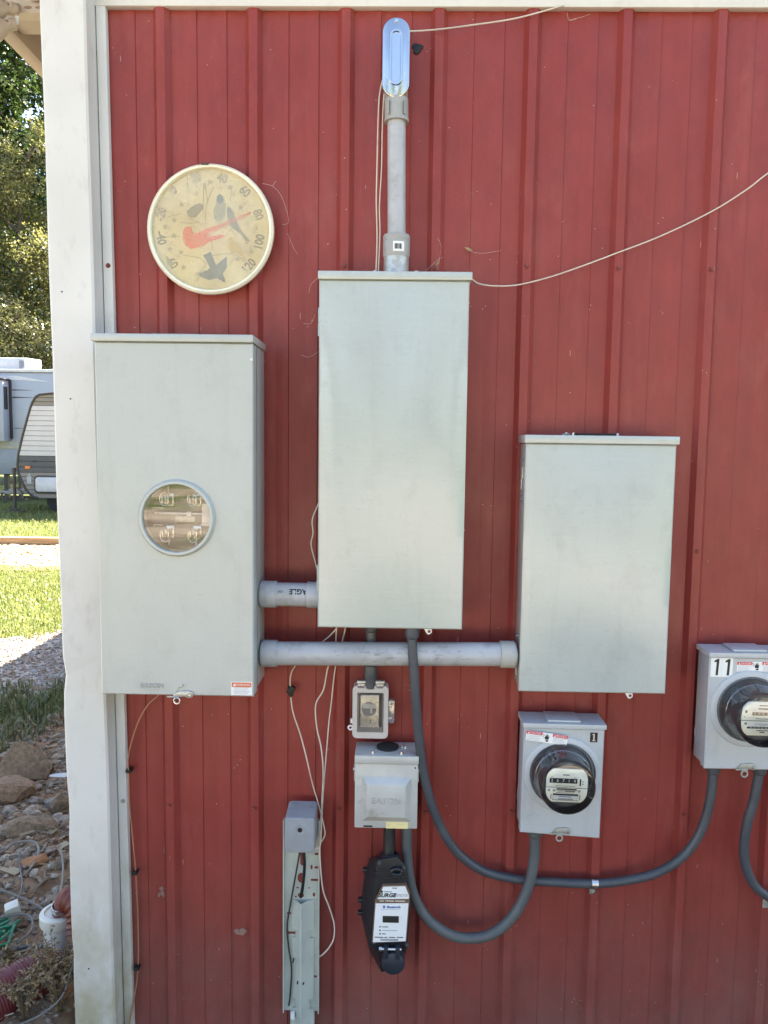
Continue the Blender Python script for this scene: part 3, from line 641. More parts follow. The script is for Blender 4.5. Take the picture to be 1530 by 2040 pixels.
# seam on the right side and the cover screws
B().box(hw - .0005, hw + .0006, -.1275, -.1255, .006, H - .004).done('side_seam', 'black', c1)
bolt(hw - .003, -.1655, H - .038, .0025, .002).done('cover_screw', 'zinc', c1)
text('embossed_lettering', 'EATON', .0155, (-.063, -.1656, .0235), 'emboss', c1, 0, .0009, sx=1.12, bold=.0006)
lines('embossed_lettering', [(-.081, -.046, .0125, .0142)], -.1657, 'cab1', c1, .0008)
s1 = B().box(.132, .1835, -.1657, -.1651, .004, .0375).done('warning_sticker', 'white_print', c1)
B().box(.1338, .1817, -.1660, -.1657, .0245, .0358).done('sticker_band', 'print_orange', s1)
text('sticker_lettering', 'WARNING', .0078, (.1605, -.1662, .0302), 'white_print', s1, ext=.0001)
B().prism([(.1365, .0268), (.1435, .0268), (.140, .0335)], -.1662, -.166).done('sticker_triangle', 'white_print', s1)
lines('sticker_print', [(.1375 + .002 * (i % 2), .178 - .004 * (i % 3), .0225 - i * .0032, .0236 - i * .0032) for i in range(6)], -.1659, 'print_grey', s1, .0002)
# latch
lt = B().prism([(-.010, .004), (.006, .012), (.026, .013), (.037, .011), (.040, .004), (.037, -.003), (.028, -.005), (.018, -.001), (.004, -.003), (-.008, -.006)], -.169, -.1665, .0008).done('latch', 'galv', c1)
lt['label'] = 'bent metal latch with a seal ring'
B().cyl((.032, -.169, .004), (.032, -.1725, .004), .0045, .003, 14).done('latch_rivet', 'zinc', lt)
B().tube([(.000 + .0072 * math.cos(a), -.1695, -.0115 + .0072 * math.sin(a)) for a in [2 * math.pi * i / 20 for i in range(21)]], .0022, 8, False, False).done('seal_ring', 'zinc', lt)
B().box(-.024, -.004, -.171, -.168, -.0035, .0005, .0005).done('latch_tongue', 'galv_old', lt)
b = B().prism([(.003, .021), (.009, .029), (.014, .0295), (.0155, .025), (.010, .0215)], -.1685, -.165, .001); b.tube([(.004, -.1665, .021), (.0, -.166, .016), (-.004, -.166, .009)], .0008, 5); b.done('seal_tab', 'galv', lt)

# --- tall middle cabinet
c2 = thing('tall_cabinet', 'tall plain grey cabinet under the vertical conduit, wire running off its corner', 'cabinet', (-.0145, 0, 1.249))
hw = .1765; H = .832
B().box(-hw + .004, hw - .004, -.130, -.0205, .003, H, .002).done('body', 'cab2', c2)
warped_pan(-hw, hw, 0, H, -.145, -.118, .0006, 3, .014).done('cover', 'cab2', c2)
B().box(-hw - .003, hw + .006, -.152, -.0205, H + .001, H + .020, .0022).done('rain_lid', 'cab2', c2)
for z0 in (.735, .115):
    hg = B().box(-hw - .0045, -hw - .0005, -.128, -.112, z0, z0 + .036, .001).cyl((-hw - .003, -.12, z0 - .03), (-hw - .003, -.12, z0), .0025, .0025, 10).done('hinge', 'cab2', c2)
hasp(c2, .094, -.003, -.135, 'white_print')
bolt(0, 0, 0).bm.free()
for z in (.79, .24): B().cyl((hw + .0, -.10, z), (hw + .004, -.10, z), .0035, .003, 10).done('side_screw', 'white_print', c2)

# --- right cabinet
c3 = thing('right_cabinet', 'plain grey cabinet above the meter numbered 1, black gasket on top', 'cabinet', (.490, 0, 1.089))
hw = .181; H = .615
B().box(-hw + .003, hw - .003, -.104, -.0205, .003, H, .002).done('body', 'cab3', c3)
warped_pan(-hw, hw, 0, H, -.12, -.096, .0006, 8, .012, nz_=26).done('cover', 'cab3', c3)
B().box(-hw - .004, hw + .005, -.1265, -.0205, H + .001, H + .021, .0022).done('rain_lid', 'cab3', c3)
B().prism(rrect(-.047, .045, H + .0215, H + .0265, .002), -.085, -.03).done('gasket', 'rubber', c3)
for x in (-.072, -.055, .055): bolt(x, -.06, H + .0212, .0045, .007, axis='z').done('hub_bolt', 'zinc', c3)
B().tube([(-.085, -.07, H + .023), (-.07, -.07, H + .025), (-.064, -.065, H + .0245)], .002, 6).done('bolt_tail', 'zinc', c3)
for z0 in (.528, .06): B().box(-hw - .004, -hw + .0005, -.094, -.078, z0, z0 + .03, .001).cyl((-hw - .0025, -.086, z0 - .026), (-hw - .0025, -.086, z0), .0022, .0022, 10).done('hinge', 'galv', c3)
for z0 in (.575, .49, .475, .13, .09): B().cyl((-hw + .003, -.075, z0), (-hw - .003, -.075, z0), .003, .0025, 8).done('side_screw', 'zinc', c3)
for z in (.49, .12): B().cyl((hw, -.08, z), (hw + .004, -.08, z), .0035, .003, 10).done('side_screw', 'white_print', c3)
hasp(c3, .094, -.003, -.112, 'white_print')

# ------------------------------------------------------------------ meter boxes and meters
def meter_box(name, label, x, z, hw, H, drop, rot, ringc):
    t = thing(name, label, 'meter box', (x, 0, z), rot)
    B().box(-hw + .003, hw - .003, -.090, -.0205, .004, H + .0, .002).done('body', 'meterpaint', t)
    cv = pan_with_hole(-hw, hw, 0, H, ringc[0], ringc[1], .083, -.100, -.075, .0025)
    for v in cv.bm.verts:
        k = max(0, 1 - v.co.z / .08) * (v.co.x + hw) / (2 * hw); v.co.z -= drop * k
    cv.done('cover', 'meterpaint', t)
    B().prism([(-hw - .003, H + .001), (hw + .003, H + .001), (hw + .003, H + .013), (-hw - .003, H + .013)], -.106, -.0205, .001).done('rain_lid', 'meterpaint', t)
    B().box(-.042, .042, -.096, -.028, H + .0132, H + .0195, .003).done('hub_cap', 'meterpaint', t)
    B().lathe([(.099, -.1002), (.097, -.1035), (.089, -.107), (.0835, -.1065), (.083, -.100)], (ringc[0], 0, ringc[1]), n=64).done('sealing_ring', 'meterpaint', t)
    kn = B().lathe([(.028, 0), (.0275, .0006), (.024, .0006), (.0235, 0.)], (-hw + .0022, -.05, .07), 'x', 32); 
    for v in kn.bm.verts: v.co.x = -hw + .0022 - (v.co.x - (-hw + .0022))
    kn.done('knockout', 'meterpaint', t)
    lt = B().prism([(.012 - .030, .006), (-.010, .016), (.012, .018), (.022, .016), (.026, .007), (.022, .000), (.008, .004), (-.018, .002)], -.1045, -.102, .0008).done('latch', 'galv_old', t)
    B().cyl((.020, -.1045, .008), (.020, -.1085, .008), .0045, .003, 14).done('latch_rivet', 'zinc', lt)
    B().tube([(-.002 + .0078 * math.cos(a), -.105, -.009 + .0078 * math.sin(a)) for a in [2 * math.pi * i / 20 for i in range(21)]], .0022, 8, False, False).done('seal_ring', 'galv_old', lt)
    B().box(-.024, .006, -.107, -.1035, .000, .004, .0006).done('latch_tongue', 'galv_old', lt)
    return t
def danger_sticker(par, x0, z0, w, h, rot):
    e = thing('x', 'x', 'x'); bpy.data.objects.remove(e)
    s = B().box(0, w, -.1008, -.1002, 0, h).done('danger_sticker', 'white_print', par); s.location = (x0, 0, z0); s.rotation_euler = (0, R(rot), 0)
    for (a, b_, tx) in ((.0005, w * .385, 'DANGER'), (w * .635, w - .0005, 'PELIGRO')):
        B().box(a, b_, -.1011, -.1008, h * .67, h - .0004).done('sticker_band', 'print_red', s)
        text('sticker_lettering', tx, h * .27, ((a + b_) / 2 + .003, -.1013, h * .82), 'white_print', s, ext=.0001)
        B().prism([(a + .003, h * .72), (a + .0075, h * .72), (a + .00525, h * .93)], -.1013, -.1011).done('sticker_triangle', 'white_print', s)
        lines('sticker_print', [(a + .002, b_ - .002 - .006 * (i % 2), h * .55 - i * h * .12, h * .59 - i * h * .12) for i in range(5)], -.101, 'print_grey', s, .0002)
    cx = w * .51; k = h / .026
    hand = [(cx - .006 * k, .010 * k), (cx - .0065 * k, .015 * k), (cx - .0048 * k, .0185 * k), (cx - .0040 * k, .0145 * k), (cx - .0036 * k, .0212 * k), (cx - .0024 * k, .0212 * k), (cx - .0020 * k, .0150 * k), (cx - .0012 * k, .0225 * k), (cx - .0001 * k, .0225 * k), (cx + .0002 * k, .0150 * k), (cx + .0012 * k, .0215 * k), (cx + .0023 * k, .0213 * k), (cx + .0022 * k, .0140 * k), (cx + .0038 * k, .0185 * k), (cx + .0047 * k, .0178 * k), (cx + .0040 * k, .011 * k), (cx + .0032 * k, .0085 * k), (cx - .0035 * k, .0085 * k)]
    B().prism(hand, -.1011, -.1008).prism([(cx - .0042 * k, .0072 * k), (cx + .0042 * k, .0072 * k), (cx + .0026 * k, .003 * k), (cx - .0024 * k, .003 * k)], -.1011, -.1008).done('hand_symbol', 'print_black', s)
    B().tube([(cx - .0125 * k, -.101, .0225 * k), (cx - .008 * k, -.101, .020 * k), (cx - .0115 * k, -.101, .015 * k), (cx - .008 * k, -.101, .0135 * k)], .0005, 5, True, False).done('bolt_symbol', 'print_black', s)
    return s
def meter(name, label, x, z, variant, rot):
    t = thing(name, label, 'electric meter', (x, -.098, z), rot, 'glass domed electric meters')
    B().lathe([(.0822, .012), (.0822, -.006), (.0800, -.009), (.0772, -.009), (.0765, -.004), (.060, -.003), (0, -.003)], n=64).done('base', 'meter_base', t)
    B().lathe([(.0795, -.0035), (.0790, -.012), (.0745, -.022), (.0710, -.030), (.0690, -.050), (.0676, -.080), (.0665, -.088), (.0630, -.0935), (.056, -.0952), (0, -.0958)], n=64).done('glass_dome', 'dome_glass', t)
    B().lathe([(.0600, -.003), (.0600, -.045), (.0570, -.062), (0, -.062)], n=48).done('core', 'meter_core', t)
    B().lathe([(.0695, -.0305), (.0700, -.032), (.0712, -.0310), (.0712, -.0295)], n=64).done('dome_band', 'clear_tab', t)
    for a in (60, 120, 240, 300): B().box(.0, .003, -.05, -.02, .061, .066).done('fin', 'grey_box', t).rotation_euler = (0, R(a), 0)
    w, h = .0505, .042
    def barrel(z0, z1, w_, n=10):
        L = []; q = lambda z: w_ * (1 - .30 * max(0, (abs(z) / h)) ** 4)
        zs = [z0 + (z1 - z0) * i / n for i in range(n + 1)]
        return [(q(z), z) for z in zs] + [(-q(z), z) for z in zs[::-1]]
    up = B().prism(barrel(-.0045, h, w), -.0745, -.0715, .001).done('register_plate', 'cream', t)
    lo = B().prism(barrel(-h, -.0062, w), -.0740, -.0712, .001).done('nameplate', 'cream', t)
    if variant == 1:
        B().box(-.043, .0245, -.0748, -.0744, .0065, .0185).done('register_window', 'black', up)
        for i, d in enumerate('26714'): text('register_digit', d, .0105, (-.037 + i * .0138, -.0750, .0125), 'white_print', up, ext=.0001)
        B().box(.0305, .034, -.0748, -.0744, .001, .0185).done('register_slot', 'black', up)
        lines('register_print', [(-.011, .005, .0262, .0285), (.0365, .0395, .011, .013), (.0365, .0400, .005, .007), (-.040, -.034, .0205, .0215), (.016, .022, .0205, .0215), (-.028, .02, -.0012, -.0003)], -.0747, 'print_black', up, .0002)
        B().box(-.025, .024, -.0744, -.0739, -.0102, -.0072).done('register_slot', 'black', lo)
        for x_ in (-.043, -.031, .031): B().cyl((x_, -.074, -.0125), (x_, -.0752, -.0125), .0034, .003, 14).done('plate_screw', 'galv_old', lo)
        lines('register_print', [(-.005, .021, -.0152, -.0132), (-.022, -.008, -.0148, -.0138), (-.026, .02, -.0182, -.0174), (-.034, .03, -.0122, -.0112)], -.0743, 'print_black', lo, .0002)
        B().box(-.033, .029, -.0744, -.0739, -.0372, -.0205).done('label_slot', 'black', lo)
        nl = B().box(-.0325, .0285, -.0750, -.0745, -.0355, -.0245, .0015).done('barcode_label', 'white_print', lo)
        lines('label_print', [(-.018, .012, -.0285, -.0268)], -.0752, 'print_blue', nl, .0002); lines('label_print', [(-.02 + i * .0022, -.0192 + i * .0022 + .0004 * (i % 3), -.0348, -.0318) for i in range(17)], -.0752, 'print_black', nl, .0002)
        for x_ in (-.0375, .033): B().box(x_ - .0008, x_ + .0008, -.0744, -.0739, -.034, -.022).done('plate_slot', 'black', lo)
    else:
        B().box(-.026, .026, -.0748, -.0744, .0085, .0165).done('register_window', 'black', up)
        for i, d in enumerate('00860'): text('register_digit', d, .0085, (-.0205 + i * .0102, -.0750, .0125), 'print_grey', up, ext=.0001)
        lines('register_print', [(-.012, .012, .0235, .0262), (-.010, .010, .0315, .034), (-.018, .018, -.0005, .0008), (-.046, -.042, .005, .006)], -.0747, 'print_black', up, .0002)
        B().prism([(-.0445, .018), (-.041, .022), (-.0385, .019), (-.039, .014), (-.043, .0135)], -.0748, -.0744).done('register_slot', 'black', up)
        nl = B().box(-.036, .036, -.0750, -.0739, -.0195, -.0095, .0015).done('barcode_label', 'white_print', lo)
        lines('label_print', [(-.02, .02, -.0138, -.0122), (-.008, .008, -.0165, -.0155)], -.0752, 'print_grey', nl, .0002)
        B().box(-.037, .037, -.0744, -.0738, -.0245, -.0200).done('label_slot', 'black', lo)
        lines('register_print', [(-.03 + i * .009, -.0245 + i * .009, -.0235, -.0212) for i in range(7)], -.0746, 'print_grey', lo, .0002)
        lines('register_print', [(-.014, .014, -.0300, -.0282), (-.006, .006, -.0345, -.032)], -.0743, 'print_black', lo, .0002)
        B().cyl((-.0405, -.074, -.0125), (-.0405, -.0752, -.0125), .0034, .003, 14).done('plate_screw', 'bird_brown', lo)
    return t
m1 = meter_box('meter_box', 'grey meter box marked 1, white numeral on black', .427, .712, .1015, .277, .010, .5, (-.0005, .158))
s = danger_sticker(m1, -.099, .262 - .012 + .0, .105, .0255, 6.5); s.location = (-.0985, -.0068, .2475)
nb = B().box(.0655, .084, -.1008, -.1002, .2435, .2685).done('number_sticker', 'print_black', m1)
B().prism([(.0702, .2465), (.0795, .2465), (.0795, .2482), (.0768, .2488), (.0768, .2658), (.0742, .2658), (.0702, .2640), (.0702, .2625), (.0730, .2628), (.0730, .2488), (.0702, .2482)], -.1011, -.1008).done('number_lettering', 'tan_light', nb)
for (x_, z_, a_) in ((-.078, .040, 60), (-.066, .044, -20), (-.054, .040, 20)): B().tube([(x_ + .006 * math.cos(R(a_ + 40 * i)), -.1004, z_ + .009 * math.sin(R(a_ + 40 * i))) for i in range(6)], .0006, 5).done('embossed_mark', 'meterpaint', m1)
lines('embossed_mark', [(-.088 + i * .0065, -.0845 + i * .0065, .019 + .002 * (i % 2), .0215 + .002 * (i % 2)) for i in range(9)], -.1006, 'meterpaint', m1, .0008)
meter('electric_meter', 'glass domed electric meter on the box marked 1', .424, .872, 1, 1.5)
m11 = meter_box('meter_box', 'grey meter box marked 11, black numerals on white, at right edge', .8855, .891, .1015, .288, 0, 0, (.0035, .158))
for x_ in (-.098, -.0705):
    nb = B().box(x_, x_ + .0270, -.1008, -.1002, .2385, .287).done('number_sticker', 'white_print', m11)
    B().prism([(x_ + .0125, .2425), (x_ + .0185, .2425), (x_ + .0205, .2845), (x_ + .0165, .2845), (x_ + .0085, .2795), (x_ + .0085, .2755), (x_ + .0142, .2768)], -.1011, -.1008).done('number_lettering', 'print_black', nb)
s = danger_sticker(m11, -.033, .2535, .098, .0245, -.8)
meter('electric_meter', 'glass domed electric meter cut by the right edge, on the box marked 11', .889, 1.049, 2, .5)

# ------------------------------------------------------------------ conduit riser with the bright cover
cr = thing('conduit_riser', 'vertical grey conduit with shiny pull-elbow cover above the tall cabinet', 'conduit', (-.012, -.075, 2.102))
B().prism(oval(-.006, .4985, .058, .172, 14), -.022, .045, .003).done('conduit_body', 'pvc_fit', cr)
cv = B().prism(oval(-.006, .4985, .064, .179, 16), -.028, -.022, .0022)
cv = cv.done('cover', 'aluminium', cr); cv['label'] = 'bright stamped metal cover reflecting the sky'
rb = B()
o1, o2, o3, o4 = oval(-.006, .4985, .0335, .127, 14), oval(-.006, .4985, .0305, .124, 14), oval(-.006, .4985, .0225, .116, 14), oval(-.006, .4985, .0195, .113, 14)
rings = [[rb.bm.verts.new((p[0], y, p[1])) for p in o] for o, y in ((o1, -.0279), (o2, -.0315), (o3, -.0315), (o4, -.0285))]
for a, b_ in zip(rings, rings[1:]):
    for i in range(len(a)): rb.bm.faces.new((a[i], b_[i], b_[(i + 1) % len(a)], a[(i + 1) % len(a)]))
rb.bm.faces.new(rings[-1]); bmesh.ops.recalc_face_normals(rb.bm, faces=rb.bm.faces[:])
rb.done('cover_panel', 'aluminium', cv, .3)
for z in (.580, .416):
    sc_ = B().cyl((-.006, -.028, z), (-.006, -.0305, z), .0045, .0036, 16).box(-.0093, -.0027, -.0308, -.0302, z - .0005, z + .0005).done('cover_screw', 'zinc', cr)
B().cyl((-.003, 0, .363), (-.004, 0, .415), .0285, .0285, 36).cyl((-.003, 0, .363), (-.003, 0, .369), .0295, .0295, 36).done('upper_coupling', 'pvc_fit', cr)
for x in (-.022, .016): B().box(x - .001, x + .001, -.0295, -.02, .372, .405, .0006).done('coupling_rib', 'pvc_fit', cr)
B().cyl((.001, 0, .085), (-.003, 0, .368), .0218, .0218, 36).done('pipe', 'pvc', cr)
B().lathe([(.0225, .100), (.031, .100), (.0325, .097), (.0325, .088), (.0315, .086), (.0325, .083), (.0325, .052), (.031, .047)], (.001, 0, 0), 'z', 40).done('lower_coupling', 'pvc_fit', cr)
st = B()
for i in range(8):
    a0, a1 = R(-104 + i * 6), R(-98 + i * 6); st.quad((.001 + .0331 * math.cos(a0), .0331 * math.sin(a0), .056), (.001 + .0331 * math.cos(a1), .0331 * math.sin(a1), .056), (.001 + .0331 * math.cos(a1), .0331 * math.sin(a1), .079), (.001 + .0331 * math.cos(a0), .0331 * math.sin(a0), .079))
stk = st.done('barcode_sticker', 'white_print', cr)
bc = B(); rr_ = random.Random(4)
for i in range(13):
    a = R(-97 + i * 2.4); c_, s_ = math.cos(a), math.sin(a); wd_ = rr_.choice((.0003, .0006))
    bc.box(.001 + .0333 * c_ - wd_, .001 + .0333 * c_ + wd_, .0333 * s_ - .0002, .0333 * s_, .061, .0735)
bc.done('barcode', 'print_black', stk)
B().lathe([(.0305, .0475), (.0305, .012), (.032, .006), (.032, .0005), (0, .0005)], (.001, 0, 0), 'z', 36).done('hub', 'galv', cr)
B().box(-.050, .053, -.028, .03, -.0005, .0055, .002).done('hub_flange', 'galv', cr)
for x in (-.050, .050): bolt(x, -.012, .0055, .006, .008, axis='z').done('hub_bolt', 'zinc', cr)

# ------------------------------------------------------------------ horizontal conduits
sp = thing('short_conduit', 'short grey conduit with upside-down lettering between the two tall cabinets', 'conduit', (-.264, -.09, 1.3185))
B().cyl((-.077, 0, 0), (.071, 0, .0), .0297, .0297, 40).done('pipe', 'pvc', sp)
B().lathe([(.0300, -.036), (.0335, -.0345), (.0335, -.071), (.0325, -.074)], (0, 0, .0), 'x', 40).done('coupling', 'pvc', sp)
B().lathe([(.0300, .040), (.0330, .041), (.0330, .0715)], (0, 0, 0), 'x', 40).done('coupling', 'pvc', sp)
def wrap_text(body, size, x, ang, r, par, m='print_black', rot180=True):
    o = text('pipe_lettering', body, size, (0, 0, 0), m, par, 180 if rot180 else 0, .0001, bold=.0006 if size > .01 else 0)
    for v in o.data.vertices:
        a = ang + v.co.z / r; rr2 = r + .0006
        v.co = Vector((x + v.co.x, -rr2 * math.cos(a), rr2 * math.sin(a)))
wrap_text('EAGLE', .0185, .026, R(26), .0297, sp)
wrap_text('USA', .008, -.022, R(24), .0297, sp)
lp = thing('long_conduit', 'long scuffed grey conduit from the window cabinet to the right cabinet', 'conduit', (-.0165, -.088, 1.170), -.78)
B().cyl((-.322, 0, 0), (.32, 0, 0), .0299, .0299, 44).done('pipe', 'pvc', lp)
B().lathe([(.0300, -.2835), (.0342, -.2825), (.0342, -.3165), (.033, -.3185)], (0, 0, 0), 'x', 44).done('coupling', 'pvc', lp)
B().lathe([(.0300, .280), (.0340, .2815), (.0340, .3155)], (0, 0, 0), 'x', 44).done('coupling', 'pvc_light', lp)
rr_ = random.Random(12)
sc_ = B()
for i in range(26):
    x = rr_.choice((rr_.uniform(-.10, .14), rr_.uniform(-.2, .2))); a = rr_.uniform(-.35, .95); L = rr_.uniform(.004, .03); da = rr_.uniform(-.25, .25)
    pts = []
    for k in range(4):
        a2 = a + da * k / 3 + rr_.uniform(-.06, .06); pts.append((x + L * k / 3, -.03005 * math.cos(a2), .03005 * math.sin(a2)))
    sc_.tube(pts, .00035, 4, True, True, 3)
sc_.done('scuff_marks', 'black', lp)['kind'] = 'stuff'
dc = thing('drop_conduit', 'dark short conduit dropping behind the long pipe to the clear breaker box', 'conduit', (-.063, -.055, 1.06))
B().cyl((0, 0, .01), (0, 0, .19), .0125, .0125, 20).done('pipe', 'flex_old', dc)
B().lathe([(.0125, .075), (.0165, .070), (.0175, .060), (.0175, .040), (.0155, .034), (.0155, .012), (0, .012)], (0, 0, 0), 'z', 24).done('connector', 'flex', dc)
B().lathe([(.0125, .158), (.0165, .162), (.0180, .172), (.0180, .190)], (0, 0, 0), 'z', 24).done('connector', 'flex', dc)

# ------------------------------------------------------------------ clear-covered breaker enclosure
cb = thing('breaker_enclosure', 'small breaker box with clear hinged cover under the long conduit', 'breaker box', (-.062, 0, .940))
B().prism(rrect(-.045, .045, .001, .137, .010), -.040, -.0205, .002).done('body', 'grey_box', cb)
bz = B(); oo, ii = rrect(-.046, .046, 0, .139, .012), rrect(-.034, .034, .016, .121, .003)
for (o_, y_, i_, yi) in ((oo, -.066, ii, -.066),):
    a = [bz.bm.verts.new((p[0], -.066, p[1])) for p in oo]; b_ = [bz.bm.verts.new((p[0], -.066, p[1])) for p in ii]; c_ = [bz.bm.verts.new((p[0] * 1.0, -.038, p[1])) for p in oo]; d_ = [bz.bm.verts.new((p[0] * .86, -.046, .068 + (p[1] - .068) * .86)) for p in ii]
    for q, w in ((a, b_), (c_, a), (b_, d_)):
        for i in range(len(q)): bz.bm.faces.new((q[i], q[(i + 1) % len(q)], w[(i + 1) % len(q)], w[i]))
bmesh.ops.recalc_face_normals(bz.bm, faces=bz.bm.faces[:])
bz.done('cover_frame', 'tan_light', cb); MATS['cover_frame'] = None
mat('frame_plastic', (.50, .46, .43), .35, 0, .05, 20); cb.children[1].data.materials[0] = MATS['frame_plastic']
B().prism(rrect(-.0335, .0335, .0165, .1205, .003), -.0675, -.0665).done('clear_window', 'clear_cover', cb)
B().prism(rrect(-.033, .033, .017, .12, .002), -.0400, -.0385).done('dead_front', 'grey_box', cb)
pl = B().prism(rrect(-.027, .022, .018, .108, .002), -.0465, -.0402, .001).done('breaker_plate', 'plate_metal', cb)
B().cyl((-.004, -.0465, .071), (-.004, -.0475, .071), .019, .019, 28).done('breaker_dial', 'grey_box', pl)
B().box(-.020, .014, -.0480, -.0474, .073, .086).done('dial_print', 'white_print', pl)
B().box(-.0005, .0045, -.0580, -.0474, .064, .088, .001).done('breaker_lever', 'white_print', pl)
B().cyl((0, -.0465, .042), (0, -.0485, .042), .0035, .003, 12).done('plate_screw', 'zinc', pl); B().box(-.001, .001, -.0487, -.0464, .033, .039).done('keyhole', 'black', pl)
for x0 in (-.036, .012): 
    B().box(x0, x0 + .024, -.068, -.048, .139, .153, .002).box(x0 + .003, x0 + .021, -.07, -.066, .134, .146, .0015).done('hinge_block', 'clear_tab', cb)
B().cyl((-.034, -.058, .146), (.036, -.058, .146), .0025, .0025, 10).done('hinge_pin', 'clear_tab', cb)
B().prism(rrect(.046, .0625, .040, .100, .005), -.062, -.046, .001).done('side_latch', 'clear_tab', cb)
for z in (.052, .086): B().box(.044, .056, -.064, -.060, z - .004, z + .004, .001).done('latch_lug', 'clear_tab', cb)
B().tube([(-.0515 + .0055 * math.cos(a), -.056, .024 + .0055 * math.sin(a)) for a in [2 * math.pi * i / 18 for i in range(19)]], .0022, 8, False, False).box(-.0515, -.045, -.058, -.050, .036, .048, .001).done('lock_ear', 'white_print', cb)

# ------------------------------------------------------------------ disconnect box
db = thing('disconnect_box', 'worn grey disconnect box with raised square panel below the breaker box', 'disconnect box', (-.018, 0, .7225))
B().box(-.077, .077, -.098, -.0205, .002, .171, .002).done('body', 'galv_old', db)
mat('worn_paint', (.47, .475, .455), .42, .1, .1, 14, .1, 150, dirt=(.24, .18, .12), dscale=17, dlo=.57, dhi=.74, damt=.6)
B().box(-.080, .080, -.110, -.088, -.001, .169, .0025).done('cover', 'worn_paint', db)
B().loft(rect(-.0475, .0485, .036, .1195), -.126, rect(-.0610, .0640, .0185, .1345), -.1101, .002).done('raised_panel', 'worn_paint', db)
B().box(-.081, .0815, -.116, -.0205, .1705, .192, .003).done('rain_lid', 'worn_paint', db)
B().lathe([(.0290, .1921), (.0290, .196), (.026, .1975), (0, .1975)], (.002, -.060, 0), 'z', 32).done('knockout_cap', 'rubber', db)
for (x, y) in ((-.035, -.10), (.038, -.10), (.040, -.055), (.048, -.06)): bolt(x, y, .192, .004, .006, axis='z').done('lid_bolt', 'zinc', db)
text('embossed_lettering', 'EATON', .0200, (.001, -.1262, .0790), 'emboss_worn', db, 0, .0008, sx=1.1, bold=-.0002)
lines('embossed_lettering', [(-.036, -.026, .0715, .0725), (-.015, -.004, .0715, .0725), (.012, .034, .0712, .0722)], -.1264, 'galv_old', db, .0006)
B().box(-.057, -.034, -.1106, -.1098, .002, .006).done('vent_slot', 'black', db)
yt = B().box(.0005, .0565, -.1107, -.1101, -.0005, .0165).done('yellow_tag', 'yellow_tag', db); lines('tag_print', [(.006, .008, .006, .011), (.03, .048, .010, .0108)], -.1109, 'print_grey', yt, .0002)
for x in (-.0825, .0825): B().cyl((x * .97, -.10, .150), (x * 1.03, -.10, .150), .0045, .004, 12).box(min(x, x * .97), max(x, x * .97), -.103, -.09, .12, .165).done('hinge_rivet', 'galv', db)
B().cyl((.073, -.110, .160), (.073, -.1108, .160), .0022, .0022, 10).done('rivet_hole', 'black', db)

# ------------------------------------------------------------------ surge protector hanging from its cord
sg = thing('surge_protector', 'black portable surge protector with white label hanging below the disconnect box', 'surge protector', (0, 0, .285))
Z0 = .285
F = [(-.034, .638), (.011, .648), (.034, .623), (.044, .576), (.05, .521), (.043, .407), (.021, .394), (-.031, .392), (-.053, .404), (-.047, .519), (-.042, .573), (-.04, .614)]
K = [(-.058, .608), (-.002, .616), (.025, .6), (.033, .561), (.04, .477), (.037, .335), (.016, .299), (-.025, .285), (-.058, .347), (-.080, .439), (-.082, .481), (-.072, .57)]
F = [(x, z - Z0) for x, z in F]; K = [(x, z - Z0) for x, z in K]
B().loft(F, -.110, K, -.045, .006, 3).done('body', 'black_plastic', sg)
B().loft(K, -.045, [(x * .9, .16 + (z - .16) * .93) for x, z in K], -.022, 0).done('back_shell', 'black_plastic', sg)
for z, w in ((.288, .013), (.205, .012), (.17, .010)): B().box(-.090 + .012 * (z > .25), -.074 + .012 * (z > .25), -.055, -.040, z - w / 2, z + w / 2, .003).done('shell_lug', 'black_plastic', sg)
B().tube([(.012 + .014 * math.cos(a), -.118, .325 + .008 * math.sin(a)) for a in [2 * math.pi * i / 20 for i in range(21)]], .0045, 8, False, False).done('cord_loop', 'black_plastic', sg)
P = [(-.022, .571), (.034, .574), (.044, .548), (.043, .531), (.037, .426), (-.047, .421), (-.041, .526), (-.037, .537)]
P = [(x, z - Z0) for x, z in P]; pcx, pcz = -.002, .498 - Z0
B().prism([(pcx + (x - pcx) * 1.07, pcz + (z - pcz) * 1.04) for x, z in P], -.1195, -.106, .002).done('label_bezel', 'print_brown', sg)
pl = B().prism(P, -.1207, -.1196).done('label_plate', 'white_print', sg)
y_ = -.1210
B().prism([(-.0405, .5265 - Z0), (.0428, .529 - Z0), (.0435, .5405 - Z0), (-.0375, .538 - Z0)], y_ + .0002, y_ + .0005).done('brown_band', 'print_brown', pl)
text('label_lettering', 'SURGE', .0145, (-.0125, y_, .2635), 'print_black', pl, -1.5, .0001, bold=.0006, shear=.25, sx=1.02); text('label_lettering', 'PROTECTOR', .0098, (.0235, y_, .264), 'print_grey', pl, -1.5, .0001, sx=.62, bold=.0002)
B().cyl((-.026, y_ + .0003, .2735), (-.026, y_, .2735), .0034, .0034, 16).done('logo_dot', 'print_black', pl); lines('label_print', [(-.020, .000, .2728, .2742), (.001, .013, .2826, .2846)], y_, 'print_black', pl, .0002)
lines('label_print', [(-.031, -.020, .2475, .2492), (-.0165, .006, .2480, .2497), (.009, .034, .2482, .2500)], y_, 'cream', pl, .0002)
text('label_lettering', 'Bluetooth', .0088, (.0055, y_, .2325), 'print_blue', pl, -1.5, .0001, bold=.0003); B().prism([(-.0195 + .0028 * math.cos(a), .2325 + .0042 * math.sin(a)) for a in [2 * math.pi * i / 16 for i in range(16)]], y_, y_ + .0003).done('logo_dot', 'print_blue', pl)
lines('label_print', [(-.026, .022, .2252, .2262)], y_, 'print_grey', pl, .0002)
B().box(-.0225, .0190, y_ - .0004, y_ + .0006, .1905, .2085, .001).done('display', 'screen', pl)
